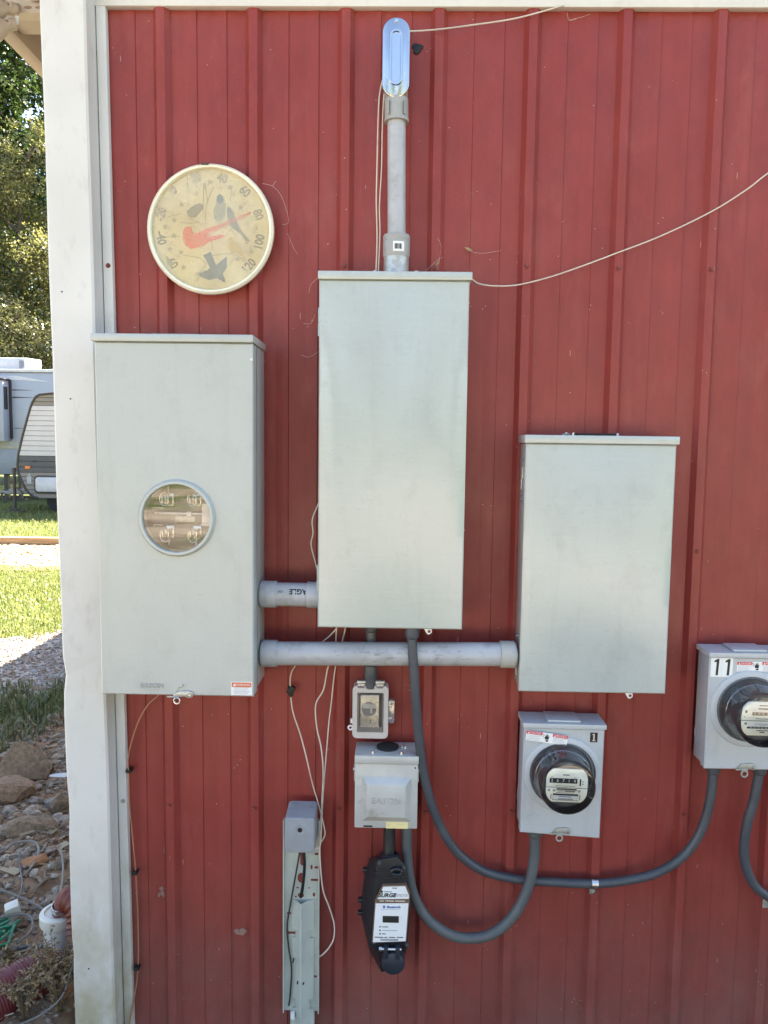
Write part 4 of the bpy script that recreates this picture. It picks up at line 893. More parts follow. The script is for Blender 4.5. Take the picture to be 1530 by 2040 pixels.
for i, L in enumerate((.016, .040, .010)):
    z = .1785 - i * .0095; B().cyl((-.029, y_ + .0004, z), (-.029, y_ - .0002, z), .0022, .002, 12).done('indicator_dot', 'print_black', pl); lines('label_print', [(-.024, -.024 + L, z - .0009, z + .0012)], y_, 'print_grey' if i == 1 else 'print_black', pl, .0002)
lines('label_print', [(-.0425, -.020, .1490, .1512), (-.0175, -.010, .1492, .1514), (-.006, .010, .1494, .1516), (.014, .031, .1500, .1522), (-.028, .018, .1445, .1460), (-.028, .018, .1415, .1428)], y_, 'print_black', pl, .0002)
B().cyl((-.028, -.118, .1165), (.027, -.118, .1165), .0042, .0042, 12).cyl((-.031, -.118, .1165), (-.024, -.118, .1165), .006, .006, 6).done('hinge_bolt', 'zinc', sg)
for x in (-.013, .017): B().loft([(x - .006, .095), (x + .006, .095), (x + .005, .126), (x - .005, .126)], -.128, [(x - .007, .093), (x + .007, .093), (x + .006, .128), (x - .006, .128)], -.108, .001).done('cap_hinge', 'cap_plastic', sg)
B().lathe([(0, -.128), (.024, -.127), (.029, -.124), (.0305, -.118), (.0305, -.100), (.030, -.06)], (.006, 0, .080), n=40).done('outlet_cap', 'cap_plastic', sg)
B().lathe([(.018, .352), (.026, .345), (.029, .33), (.031, .31), (.031, .30)], (-.007, -.072, 0), 'z', 28).done('cord_collar', 'black_plastic', sg)
for z in (.318, .306): B().box(-.045, .028, -.1125, -.098, z - .002, z + .002, .001).done('moulded_rib', 'black_plastic', sg)
for x, z in ((-.033, .345), (.030, .333), (.041, .125), (-.044, .130)): B().cyl((x, -.110, z), (x, -.1135, z), .0055, .0045, 14).done('case_screw', 'flex', sg)
B().tube([(-.009, -.062, .45), (-.0085, -.068, .38), (-.008, -.075, .33), (-.004, -.078, .29)], .0155, 16).done('cord', 'black_plastic', sg)

# ------------------------------------------------------------------ flexible conduits
def flex(name, label, pts, r, m, ends, cor=.0):
    t = thing(name, label, 'flexible conduit', pts[0])
    o = Vector(pts[0]); path = crom([Vector(p) - o for p in pts], 14)
    # even resample
    L = [0]
    for a, b_ in zip(path, path[1:]): L.append(L[-1] + (b_ - a).length)
    n = int(L[-1] / .0032); out = []; j = 0
    for i in range(n + 1):
        d = L[-1] * i / n
        while j < len(L) - 2 and L[j + 1] < d: j += 1
        out.append(path[j].lerp(path[j + 1], (d - L[j]) / max(1e-9, L[j + 1] - L[j])))
    rad = [r * (1 + (cor if i % 2 else -cor)) for i in range(n + 1)]
    B().tube(out, rad, 16, True, False).done('sheath', m, t, .9)
    for (p, up) in ends:
        p = Vector(p) - o
        B().lathe([(r * 1.02, -.030), (r * 1.35, -.026), (r * 1.48, -.018), (r * 1.48, -.004), (r * 1.6, -.0035), (r * 1.6, .0), (r * 1.3, .0), (r * 1.3, .006)], p, 'z', 24).done('connector', m, t)
    return t
flex('flexible_conduit', 'dark flexible conduit sweeping from the tall cabinet down to meter box 11',
     [(.041, -.122, 1.252), (.041, -.122, 1.214), (.0475, -.122, 1.128), (.059, -.112, .995), (.077, -.095, .861), (.1115, -.075, .739), (.163, -.058, .642), (.237, -.042, .577), (.33, -.035, .550), (.436, -.034, .543), (.538, -.036, .543), (.62, -.040, .556), (.698, -.046, .583), (.761, -.052, .633), (.802, -.055, .703), (.822, -.056, .792), (.826, -.056, .892)], .0118, 'flex', [((.041, -.122, 1.249), 1), ((.826, -.056, .891), 1)], .035)
flex('flexible_conduit', 'weathered flexible conduit looping from the disconnect box up to meter box 1',
     [(.0365, -.055, .724), (.037, -.055, .685), (.040, -.055, .604), (.055, -.056, .520), (.093, -.058, .451), (.154, -.060, .407), (.215, -.062, .399), (.274, -.064, .419), (.325, -.064, .473), (.357, -.062, .543), (.3705, -.060, .613), (.372, -.058, .675), (.372, -.058, .714)], .0138, 'flex_old', [((.372, -.058, .7115), 1)], .012)
flex('flexible_conduit', 'dark flexible conduit leaving meter box 11 and running off the right edge',
     [(.944, -.056, .893), (.943, -.056, .861), (.936, -.055, .796), (.923, -.052, .727), (.919, -.050, .659), (.929, -.048, .602), (.954, -.046, .554), (.989, -.044, .525), (1.04, -.042, .506), (1.12, -.04, .50), (1.2, -.04, .51)], .0122, 'flex', [((.944, -.056, .891), 1)], .02)
cs = thing('conduit_strap', 'shiny one-hole strap clamping the dark conduit to a rib', 'strap', (.537, -.0195, .518))
b = B(); n_ = 14; w2 = .0085
pr = [(-.002, .0), (-.002, .010)] + [(-.0165 - .0133 * math.cos(a) * 1.0 + .0, .0255 + .0135 * math.sin(a)) for a in [R(-80 + 165 * i / n_) for i in range(n_ + 1)]]
arc = [(-.0010, -.012), (-.0012, .004), (-.004, .0105)] + [(-.0165 - .0140 * math.cos(a), .0250 + .0140 * math.sin(a)) for a in [R(-110 + 0)] ]
arc = [(-.0015, -.014), (-.0015, .006)] + [(-.0170 + .0138 * math.cos(a), .0252 + .0138 * math.sin(a)) for a in [R(-50 - 200 * i / n_) for i in range(n_ + 1)]]
for i in range(len(arc) - 1):
    (y0, z0), (y1, z1) = arc[i], arc[i + 1]
    b.quad((-w2, y0, z0), (w2, y0, z0), (w2, y1, z1), (-w2, y1, z1)); b.quad((-w2, y0 + .001, z0), (-w2, y1 + .001, z1), (w2, y1 + .001, z1), (w2, y0 + .001, z0))
bmesh.ops.remove_doubles(b.bm, verts=b.bm.verts[:], dist=.0002); b.done('band', 'zinc', cs)
bolt(0, -.002, -.004, .0042, .004).done('strap_screw', 'galv', cs)
cs2 = thing('conduit_strap', 'metal strap on the conduit at the right edge of the picture', 'strap', (.9995, -.018, .488))
B().box(-.009, .009, -.003, -.001, -.012, .012, .001).tube([(0, -.002, .012), (0, -.030, .018), (0, -.042, .036), (0, -.030, .052)], .004, 8).done('band', 'galv_old', cs2)

# ------------------------------------------------------------------ thin wires
def wire(name, label, pts, r=.0018, m='wire', per=8):
    return tag(B().tube(pts, r, 7, True, True, per).done(name, m), label, 'wire')
wire('bell_wire', 'long pale wire drooping from the tall cabinet corner to the right edge', [(.150, -.03, 2.085), (.168, -.05, 2.106), (.178, -.03, 2.109), (.196, -.028, 2.099), (.234, -.028, 2.094), (.29, -.026, 2.097), (.364, -.026, 2.115), (.438, -.026, 2.14), (.535, -.025, 2.177), (.644, -.025, 2.22), (.764, -.025, 2.279), (.847, -.025, 2.332), (.894, -.025, 2.369), (1.0, -.025, 2.44)], .0018)
wire('bell_wire', 'pale wire from the shiny conduit cover up to the top trim', [(-.01, -.028, 2.700), (.015, -.03, 2.696), (.079, -.028, 2.701), (.164, -.027, 2.712), (.26, -.027, 2.726), (.332, -.028, 2.743), (.385, -.03, 2.757)], .0019)
wire('bell_wire', 'outer of two pale wires beside the vertical conduit', [(-.040, -.05, 2.60), (-.047, -.06, 2.58), (-.057, -.058, 2.534), (-.060, -.055, 2.464), (-.061, -.052, 2.382), (-.062, -.05, 2.288), (-.059, -.048, 2.205), (-.061, -.047, 2.118)], .0018)
wire('bell_wire', 'inner of two pale wires beside the vertical conduit', [(-.040, -.05, 2.56), (-.046, -.06, 2.534), (-.049, -.058, 2.464), (-.050, -.055, 2.37), (-.054, -.052, 2.276), (-.052, -.05, 2.217), (-.055, -.049, 2.118)], .0016)
wire('bell_wire', 'wavy pale wire peeking out left of the tall cabinet', [(-.185, -.06, 1.58), (-.198, -.07, 1.547), (-.213, -.072, 1.507), (-.211, -.072, 1.473), (-.216, -.072, 1.444), (-.207, -.072, 1.406), (-.196, -.072, 1.370), (-.18, -.06, 1.35)], .0017)
wire('bell_wire', 'leftmost pale wire hanging below the long conduit through a black clip', [(-.14, -.04, 1.252), (-.157, -.04, 1.216), (-.193, -.035, 1.181), (-.23, -.03, 1.153), (-.261, -.028, 1.117), (-.274, -.026, 1.086), (-.273, -.026, 1.038), (-.267, -.026, .991), (-.247, -.027, .93), (-.231, -.028, .869), (-.215, -.03, .801), (-.196, -.034, .739), (-.184, -.036, .691), (-.180, -.036, .663), (-.190, -.036, .642), (-.21, -.036, .62), (-.235, -.045, .635)], .0018)
wire('bell_wire', 'middle pale wire hanging below the long conduit and curling past the pedestal', [(-.150, -.04, 1.252), (-.153, -.04, 1.216), (-.156, -.036, 1.175), (-.167, -.034, 1.141), (-.177, -.03, 1.108), (-.187, -.028, 1.054), (-.207, -.026, 1.013), (-.204, -.027, .952), (-.192, -.028, .897), (-.186, -.03, .829), (-.189, -.034, .746), (-.193, -.04, .635), (-.19, -.04, .564), (-.183, -.034, .501), (-.169, -.03, .459), (-.155, -.027, .409), (-.155, -.026, .367), (-.168, -.026, .338), (-.190, -.026, .314), (-.215, -.02, .30)], .0020)
wire('bell_wire', 'rightmost pale wire hanging below the long conduit', [(-.128, -.03, 1.252), (-.131, -.03, 1.218), (-.141, -.03, 1.175), (-.156, -.028, 1.115), (-.166, -.027, 1.02), (-.172, -.027, .966), (-.178, -.028, .884), (-.184, -.03, .801), (-.188, -.038, .718), (-.191, -.044, .64), (-.200, -.05, .63)], .0017)
cw = thing('ground_wire', 'copper wire running from the window cabinet down beside the white post', 'wire', (-.626, -.02, 1.027))
B().tube([(p[0] + .626, p[1] + .02, p[2] - 1.027) for p in [(-.58, -.03, 1.082), (-.615, -.026, 1.042), (-.626, -.024, 1.027), (-.653, -.024, 1.001), (-.677, -.024, .959), (-.696, -.026, .904), (-.706, -.028, .855), (-.705, -.028, .814), (-.704, -.028, .73), (-.698, -.022, .618), (-.694, -.016, .518), (-.692, -.012, .375), (-.694, -.012, .259), (-.702, -.016, .186), (-.715, -.028, .105), (-.725, -.03, .02)]], .0019, 7, True, True, 8).done('wire_run', 'copper', cw)
for x, z in ((-.704, .822), (-.694, .535), (-.6935, .262)): B().box(x + .626 - .009, x + .626 + .007, -.008 if z < .8 else -.012, .012, z - 1.027 - .0045, z - 1.027 + .0045, .003).done('cable_clip', 'black', cw)
tag(B().prism([(-.273 + .010 * (1 + .3 * math.sin(4 * a)) * math.cos(a), 1.050 + .014 * (1 + .25 * math.sin(3 * a)) * math.sin(a)) for a in [2 * math.pi * i / 18 for i in range(18)]], -.033, -.021, .003).done('cable_clip', 'black'), 'black tape lump on the leftmost hanging wire', 'clip')

# ------------------------------------------------------------------ telephone pedestal
pd = thing('utility_pedestal', 'pale galvanised channel pedestal with grey box standing against the wall', 'pedestal', (-.2425, -.0225, 0))
holes = B()
B().box(-.0485, .048, -.004, -.001, .155, .700).box(-.0490, -.0465, -.016, -.001, .155, .700).box(.0460, .0485, -.016, -.001, .155, .700).done('channel', 'pedestal', pd)
B().box(-.03, .036, -.004, -.001, .0, .155).done('channel_foot', 'pedestal', pd)
for (x0, x1, z0, z1) in ((.034, .045, .600, .606), (.034, .045, .562, .568), (.024, .029, .560, .572), (.024, .044, .527, .533), (-.040, -.028, .432, .437), (-.040, -.014, .376, .382), (-.004, .010, .57, .635), (-.014, -.008, .505, .509), (.018, .022, .505, .509), (.030, .036, .483, .494), (-.018, -.013, .479, .484), (.034, .042, .252, .258), (-.010, .006, .480, .492)):
    B().prism(rrect(x0, x1, z0, z1, min(x1 - x0, z1 - z0) * .45, 3), -.0048, -.0041).done('slot', 'red_screw', pd)
B().prism([(-.001 + .010 * math.cos(a), .535 + .014 * math.sin(a)) for a in [2 * math.pi * i / 18 for i in range(18)]], -.0048, -.0041).done('slot', 'red_screw', pd)
# folded cover: two leaves meeting in a ridge, with side notches
def vcover(z0, z1, wl, wr, name):
    b = B(); pts = [(-wl, -.006), (-.016, -.009), (-.001, -.028), (.002, -.028), (.018, -.012), (wr, -.007)]
    for i in range(5):
        (xa, ya), (xb, yb) = pts[i], pts[i + 1]
        b.quad((xa, ya, z0), (xb, yb, z0), (xb, yb, z1), (xa, ya, z1)); 
    bmesh.ops.remove_doubles(b.bm, verts=b.bm.verts[:], dist=.0001)
    r0 = b.bm.faces[:]; bmesh.ops.solidify(b.bm, geom=r0, thickness=.0015)
    return b.done(name, 'pedestal', pd)
vcover(.392, .475, .026, .034, 'cover_section'); vcover(.368, .392, .0165, .0245, 'cover_section'); vcover(.192, .368, .026, .034, 'cover_section'); vcover(.165, .192, .0165, .0245, 'cover_section'); vcover(.02, .165, .026, .034, 'cover_section')
for x, z in ((-.008, .250), (.008, .249), (-.020, .310)): B().cyl((x, -.0285, z), (x, -.012, z), .0018, .0018, 8).done('rivet_hole', 'black', pd)
gb = B().loft(rrect(-.036, .042, .645, .738, .008), -.078, rrect(-.0345, .0425, .650, .752, .010), -.010, .004, 3).done('terminal_box', 'grey_box', pd)
B().lathe([(.0145, -.0785), (.0135, -.0795), (.011, -.0785), (.0085, -.0775), (.008, -.0770), (0, -.0770)], (.004, 0, .707), n=28).done('box_grommet', 'grey_box', gb); B().cyl((.004, -.0768, .707), (.004, -.0795, .707), .0072, .0055, 20).done('box_hole', 'black', gb)
B().tube([(.004, -.03, .648), (.010, -.03, .60), (.009, -.026, .56), (.004, -.022, .515), (-.001, -.015, .487)], .0042, 8).done('black_lead', 'black', pd)
B().tube([(.002, -.03, .648), (-.006, -.022, .60), (-.018, -.015, .53), (-.030, -.012, .46), (-.038, -.010, .40), (-.034, -.010, .34), (-.026, -.012, .28), (-.030, -.010, .20), (-.034, -.006, .17)], .0024, 7).done('grey_lead', 'trim_dark', pd)
B().cyl((-.022, -.016, .142), (-.022, -.016, .158), .006, .006, 12).done('stub', 'white_print', pd)

# ------------------------------------------------------------------ cobwebs, leaf, mud daubs
def web(label, pts_list):
    t = thing('cobweb', label, 'cobweb', pts_list[0][0]); o = Vector(pts_list[0][0])
    for pts in pts_list: B().tube([Vector(p) - o for p in pts], .00028, 4, True, True, 3).done('strand', 'web', t)
    return t
web('loose cobweb strands off the right rim of the thermometer', [[(-.345, -.035, 2.335), (-.32, -.03, 2.330), (-.30, -.025, 2.31), (-.285, -.022, 2.27), (-.282, -.02, 2.245), (-.296, -.03, 2.238)], [(-.32, -.03, 2.330), (-.313, -.024, 2.345)], [(-.285, -.02, 2.22), (-.272, -.012, 2.19), (-.26, -.01, 2.17)]])
web('dusty cobweb strands hanging left of the tall cabinet', [[(-.215, -.02, 2.02), (-.225, -.015, 2.0), (-.245, -.01, 2.0)], [(-.20, -.03, 1.93), (-.23, -.02, 1.915), (-.25, -.01, 1.922)], [(-.205, -.03, 2.11), (-.225, -.02, 2.095), (-.23, -.02, 2.075)]])
web('cobweb strands above the right corner of the tall cabinet', [[(.05, -.06, 2.11), (.085, -.03, 2.15), (.105, -.02, 2.166)], [(.09, -.03, 2.13), (.10, -.02, 2.19), (.085, -.015, 2.22)], [(.165, -.012, 2.184), (.20, -.014, 2.176), (.25, -.012, 2.184)]])
web('wisp of cobweb under the top trim near the pale wire', [[(.395, -.02, 2.745), (.398, -.02, 2.730), (.405, -.02, 2.727), (.418, -.02, 2.731)], [(.40, -.02, 2.728), (.43, -.02, 2.735), (.45, -.02, 2.742)]])
def leafobj(label, x, z, L, ang):
    pts = [(-L, 0), (-L * .5, L * .25), (0, L * .3), (L * .6, L * .16), (L, 0), (L * .5, -L * .2), (-L * .2, -L * .24)]
    c_, s_ = math.cos(R(ang)), math.sin(R(ang))
    return tag(B().prism([(x + p[0] * c_ - p[1] * s_, z + p[0] * s_ + p[1] * c_) for p in pts], -.018, -.016).done('dry_leaf', 'dry_leaf'), label, 'leaf')
leafobj('dry leaf caught in cobweb right of the conduit', .169, 2.185, .012, -20)
leafobj('small curled dry leaf just above the tall cabinet lid', .092, 2.150, .009, 50)
def daub(x, z, sx_, sz_, seed, label):
    rr2 = random.Random(seed); b = B()
    for i in range(5):
        cx, cz = x + rr2.uniform(-.5, .5) * sx_, z + rr2.uniform(-.5, .5) * sz_; k = rr2.uniform(.25, .55)
        b.prism([(cx + sx_ * k * rr2.uniform(.5, 1) * math.cos(a), cz + sz_ * k * rr2.uniform(.5, 1) * math.sin(a)) for a in [2 * math.pi * i / 11 for i in range(11)]], -.0025 - .0004 * i, .0005, .0008, 1)
    return tag(b.done('mud_smear', 'mud'), label, 'mud')
daub(-.412, .356, .026, .018, 3, 'pale mud smear on the red wall left of the pedestal'); daub(-.612, .615, .012, .05, 5, 'streak of dried mud under the window cabinet'); daub(-.630, .470, .012, .022, 8, 'small mud smear low on the wall beside the post')

# ------------------------------------------------------------------ rubble, hoses and litter by the corner
def rock_mesh(seed, m='rubble', sub=1):
    bm = bmesh.new(); bmesh.ops.create_icosphere(bm, subdivisions=sub, radius=1); rr2 = random.Random(seed)
    pl = [(Vector((rr2.gauss(0, 1), rr2.gauss(0, 1), rr2.gauss(0, 1))).normalized(), rr2.uniform(.55, .9)) for _ in range(7)]
    for v in bm.verts:
        for nrm, d in pl:
            k = v.co.dot(nrm)
            if k > d: v.co -= nrm * (k - d)
        v.co *= rr2.uniform(.88, 1.10)
    for e in bm.edges: e.smooth = False
    me = bpy.data.meshes.new('rock'); bm.to_mesh(me); bm.free(); me.materials.append(MATS[m]); return me
rmesh = [rock_mesh(i, 'rubble', 2) for i in range(8)]
rr = random.Random(21)
def put_rock(x, y, s, label, group, me=None, z=None, flat_=None, rot=None, m=None):
    o = bpy.data.objects.new('rubble_stone', me or rr.choice(rmesh)); C.objects.link(o)
    h = bank_h(x, y) if z is None else z
    sc = (s * rr.uniform(.8, 1.3), s * rr.uniform(.7, 1.1), s * rr.uniform(.45, .8)) if flat_ is None else flat_
    o.location = (x, y, h + sc[2] * .35); o.scale = sc; o.rotation_euler = rot or (rr.uniform(-.5, .5), rr.uniform(-.5, .5), rr.uniform(0, 6.3))
    return tag(o, label, 'stone', group)
bigm = bpy.data.meshes.new('rock')
bmb = B().loft([(-.155, -.03), (-.09, .085), (-.055, .145), (.0, .140), (.075, .085), (.125, .01), (.10, -.05)], -.06, [(-.15, -.04), (-.08, .07), (-.05, .12), (.0, .12), (.07, .07), (.12, .0), (.09, -.05)], .07, .01)
o = bmb.done('boulder', 'brown_stone'); o.location = (-1.80, 1.62, .075); o.rotation_euler = (R(-24), 0, R(18)); tag(o, 'large angular brown slab of stone on the rubble bank', 'stone')
put_rock(-1.74, 1.36, .09, 'pale lumpy stone just below the large brown slab', None, rock_mesh(31, 'gravel', 2), flat_=(.10, .08, .075), rot=(.3, .1, .6))
put_rock(-1.53, 1.36, .07, 'flat pale stone beside the post, right of the lumpy one', None, rock_mesh(33, 'gravel', 2), flat_=(.085, .05, .03), rot=(.2, .05, .2))
put_rock(-1.50, 1.29, .06, 'rounded brown stone low beside the post', None, rock_mesh(36, 'brown_stone', 2), flat_=(.05, .05, .06), rot=(.1, .2, 1.))
put_rock(-1.37, .79, .05, 'rust-orange stone under the grey cable loop', None, rock_mesh(34, 'rust_stone', 2), flat_=(.062, .035, .022), rot=(.1, -.2, .3))
put_rock(-.965, .10, .05, 'rust-orange stone at the foot of the post', None, rock_mesh(35, 'rust_stone', 2), flat_=(.04, .04, .03), rot=(.1, .1, .3))
put_rock(-1.50, 1.07, .05, 'red-brown clay lump in the middle of the bank', None, rock_mesh(39, 'brown_stone', 2), flat_=(.13, .07, .05), rot=(.1, .1, .2))
cnt = 0
while cnt < 230:
    x, y = rr.uniform(-2.15, -.95), rr.uniform(.25, 2.15)
    if x > -.98 - .40 * y + .05 or x < -1.25 - .62 * y + .05: continue
    put_rock(x, y, rr.choice((.012, .015, .018, .022, .028, .036)) * rr.uniform(.8, 1.1), 'small grey or brown stone in the rubble bank beside the white post', 'rubble stones on the bank'); cnt += 1
def scatter(name, label, cat, n, region, size, m, mode, seed, zf=None):
    rr2 = random.Random(seed); v = []; f = []
    oct_ = [(1, 0, 0), (-1, 0, 0), (0, 1, 0), (0, -1, 0), (0, 0, 1), (0, 0, -1)]; of = [(0, 2, 4), (2, 1, 4), (1, 3, 4), (3, 0, 4), (2, 0, 5), (1, 2, 5), (3, 1, 5), (0, 3, 5)]
    k = 0; tries = 0
    while k < n and tries < n * 30:
        tries += 1; p = region(rr2)
        if p is None: continue
        k += 1; x, y = p; z = zf(x, y) if zf else 0; s = rr2.uniform(*size); b0 = len(v)
        if mode == 'stone':
            a = rr2.uniform(0, 6.3); c_, s_ = math.cos(a), math.sin(a); w = [rr2.uniform(.6, 1.2), rr2.uniform(.5, 1.), rr2.uniform(.35, .75)]
            for q in oct_:
                qx, qy, qz = [q[i] * w[i] * s * rr2.uniform(.8, 1.15) + rr2.uniform(-.2, .2) * s for i in range(3)]
                v.append((x + qx * c_ - qy * s_, y + qx * s_ + qy * c_, z + qz + s * .25))
            f += [tuple(b0 + i for i in t) for t in of]
        elif mode == 'blade':
            a = rr2.uniform(0, 6.3); le = rr2.uniform(.1, .8); h = s; w = .0022 + s * .035; c_, s_ = math.cos(a), math.sin(a); px, py = -s_, c_
            v += [(x - px * w, y - py * w, z - .004), (x + px * w, y + py * w, z - .004), (x + c_ * le * h * .35 + px * w * .8, y + s_ * le * h * .35 + py * w * .8, z + h * .6), (x + c_ * le * h * .35 - px * w * .8, y + s_ * le * h * .35 - py * w * .8, z + h * .6), (x + c_ * le * h, y + s_ * le * h, z + h * (1 - .25 * le))]
            f += [(b0, b0 + 1, b0 + 2, b0 + 3), (b0 + 3, b0 + 2, b0 + 4)]
        else:
            a = rr2.uniform(0, 6.3); c_, s_ = math.cos(a), math.sin(a); w = s * (rr2.uniform(.15, .5) if mode == 'chip' or rr2.random() < .25 else rr2.uniform(.03, .07)); t1, t2 = rr2.uniform(-.4, .4) * s, rr2.uniform(-.4, .4) * s
            v += [(x - c_ * s + s_ * w, y - s_ * s - c_ * w, z + .004 + abs(t1)), (x + c_ * s + s_ * w, y + s_ * s - c_ * w, z + .004 + abs(t2)), (x + c_ * s - s_ * w, y + s_ * s + c_ * w, z + .007 + abs(t2)), (x - c_ * s - s_ * w, y - s_ * s + c_ * w, z + .007 + abs(t1))]
            f.append((b0, b0 + 1, b0 + 2, b0 + 3))
    o = raw(name, v, f, m); o['kind'] = 'stuff'; tag(o, label, cat); return o
def wedge(y0, y1, cond, marg=.9):
    def fn(r2):
        y = y0 + (y1 - y0) * r2.random() ** 1.0; d = y + 1.99
        x = r2.uniform(-.56 * d - marg * .4, -.36 * d + marg)
        return (x, y) if x < -.90 and cond(x, y) else None
    return fn
scatter('rubble_gravel', 'small loose rubble and chips on the soil bank', 'rubble', 9000, wedge(-.2, 2.6, lambda x, y: y - x < 4.7 and hsh(x * 1.7, y * 1.9) > -.55), (.003, .014), 'rubble', 'stone', 1, bank_h)
scatter('gravel_stones', 'pale gravel of the drive beside the barn', 'gravel', 6500, wedge(1.5, 6.2, lambda x, y: 5.4 < y - x < 7.7), (.008, .022), 'gravel', 'stone', 2)
scatter('shaded_grass', 'rough green grass in the shade between gravel and rubble', 'grass', 3000, wedge(1.2, 4.2, lambda x, y: 4.1 + .5 * hsh(x * 1.3, y) < y - x < 5.55 + .35 * hsh(x * 2, y * 2)), (.03, .12), 'grass_shade', 'blade', 3, lambda x, y: max(0, bank_h(x, y)))
scatter('lawn_grass', 'sunlit mown grass between gravel and mulch', 'grass', 26000, wedge(3.6, 8.0, lambda x, y: y - x > 7.6 + .15 * hsh(x * 2, y), 1.2), (.025, .07), 'grass_sun', 'blade', 4)
scatter('lawn_grass', 'mown grass under and before the caravans', 'grass', 26000, wedge(10.4, 17.5, lambda x, y: True, 2.), (.04, .10), 'grass_sun', 'blade', 5)
scatter('mulch_chips', 'pale wood chips before the timber edging', 'mulch', 7000, wedge(7.7, 10.2, lambda x, y: True, 1.), (.015, .05), 'mulch_chip', 'chip', 6)
scatter('dry_litter', 'dry straw, twigs and leaf scraps strewn over the rubble', 'litter', 2600, wedge(-.2, 2.5, lambda x, y: y - x < 4.9), (.006, .035), 'litter', 'twig', 9, bank_h)
scatter('fallen_leaves', 'scattered fallen leaves on lawn and gravel', 'leaves', 160, wedge(2., 10., lambda x, y: y - x > 5.), (.015, .035), 'weed_dry', 'chip', 8)

pv = thing('sewer_cleanout', 'white capped sewer pipe standing in the rubble with a red hose clamped on', 'pipe', (-1.065, .33, .0))
B().lathe([(.048, -.02), (.048, .155), (.050, .157), (.058, .158), (.0595, .162), (.0595, .190), (.057, .194), (.045, .196), (.044, .190), (0, .190)], (0, 0, 0), 'z', 36).done('pipe', 'pvc_white', pv)
hs = thing('sewer_hose', 'rust red corrugated hose bending out of the white pipe behind the post', 'hose', (-1.04, .33, .19))
def corr(pts, r, pitch, amp, n=20):
    path = crom([Vector(p) for p in pts], 20); L = [0]
    for a, b_ in zip(path, path[1:]): L.append(L[-1] + (b_ - a).length)
    k = int(L[-1] / (pitch / 4)); out = []; j = 0
    for i in range(k + 1):
        d = L[-1] * i / k
        while j < len(L) - 2 and L[j + 1] < d: j += 1
        out.append(path[j].lerp(path[j + 1], (d - L[j]) / max(1e-9, L[j + 1] - L[j])))
    return B().tube(out, [r + amp * (-1, 0, 1, 0)[i % 4] for i in range(k + 1)], n, True, False)
corr([(.0, .0, -.01), (.004, .0, .025), (.022, -.015, .052), (.052, -.04, .045), (.070, -.06, .0), (.074, -.07, -.07), (.076, -.075, -.16), (.08, -.08, -.2)], .040, .017, .0046).done('hose_tube', 'hose_rust', hs, 1.5)
B().lathe([(.044, -.006), (.047, -.006), (.047, .008), (.044, .008)], (0, 0, .022), 'z', 32).box(.01, .035, -.056, -.044, .016, .036, .002).done('hose_clamp', 'zinc', hs)
h2 = tag(corr([(-1.40, -.30, .05), (-1.27, -.10, .06), (-1.17, .04, .075), (-1.11, .12, .085), (-1.05, .18, .08), (-.99, .23, .04)], .068, .009, .0016).done('sewer_hose', 'hose_maroon', None, 1.5), 'thick maroon hose lying at the bottom left corner', 'hose')
def cable(label, pts, r, m='grey_cable'):
    return tag(B().tube(pts, r, 7, True, True, 8).done('loose_cable', m), label, 'cable')
cable('grey cable looping over the rubble above the white pipe', [(-1.62, .72, .10), (-1.51, .82, .11), (-1.48, .87, .12), (-1.41, .88, .12), (-1.36, .81, .11), (-1.36, .72, .09), (-1.40, .60, .08), (-1.46, .52, .06)], .0045)
cable('grey cable bundle strand crossing left of the white pipe', [(-1.55, .56, .07), (-1.42, .60, .09), (-1.32, .58, .08), (-1.2, .52, .07), (-1.12, .44, .09)], .0042)
cable('thin grey cable arching behind the white pipe to the clamp', [(-1.4, .95, .06), (-1.28, .82, .12), (-1.18, .62, .16), (-1.1, .43, .22), (-1.075, .36, .215)], .004)
cable('pale cable curving down at the foot of the post', [(-.905, .12, .26), (-.92, .08, .18), (-.935, .05, .12), (-.985, .03, .08), (-1.05, -.02, .07), (-1.1, -.1, .06)], .003)
cable('grey cable low in the tangle beside the green wire', [(-1.5, .3, .06), (-1.36, .42, .09), (-1.25, .48, .08), (-1.20, .42, .07), (-1.22, .36, .06)], .004)
cable('black-grey cable above the maroon hose', [(-1.45, .1, .06), (-1.28, .22, .09), (-1.16, .30, .09), (-1.06, .32, .08)], .007, 'flex_old')
cable('second dark cable above the maroon hose', [(-1.45, .06, .06), (-1.28, .19, .085), (-1.16, .27, .08), (-1.08, .29, .07)], .006, 'flex')
cable('dark thin cable running up the bank from the white box', [(-1.29, .48, .1), (-1.33, .62, .1), (-1.42, .78, .09), (-1.5, .95, .07)], .0028, 'flex_old')
rr2 = random.Random(44)
for i in range(5):
    pts = [(-1.30 + .06 * rr2.uniform(-1, 1) + .05 * math.cos(k * 1.1 + i), .36 + .05 * rr2.uniform(-1, 1) + .07 * math.sin(k * 1.1 + i), .07 + .03 * rr2.random()) for k in range(7)]
    tag(B().tube(pts, .0045, 7, True, True, 8).done('green_cable', 'green_cable'), 'strand of the green wire tangle at the left edge', 'cable', 'green wire tangle')
wb = thing('junction_box', 'small white plastic box among the grey cables', 'box', (-1.30, .50, .07), 0); wb.rotation_euler = (.25, -.2, .5)
B().box(-.022, .022, -.018, .018, 0, .042, .004).done('body', 'pvc_white', wb); B().box(-.024, .024, -.0195, -.0182, -.002, .044, .0).done('lid', 'pvc_white', wb)
tag(B().prism([(-.05, 0), (.02, -.008), (.055, .0), (.06, .012), (.0, .014), (-.045, .008)], -.002, .0).done('paper_scrap', 'white_print'), 'white paper scrap beside the large brown slab', 'paper')
ps = bpy.data.objects['paper_scrap']; ps.location = (-1.59, 1.52, .10); ps.rotation_euler = (R(-35), 0, .2)
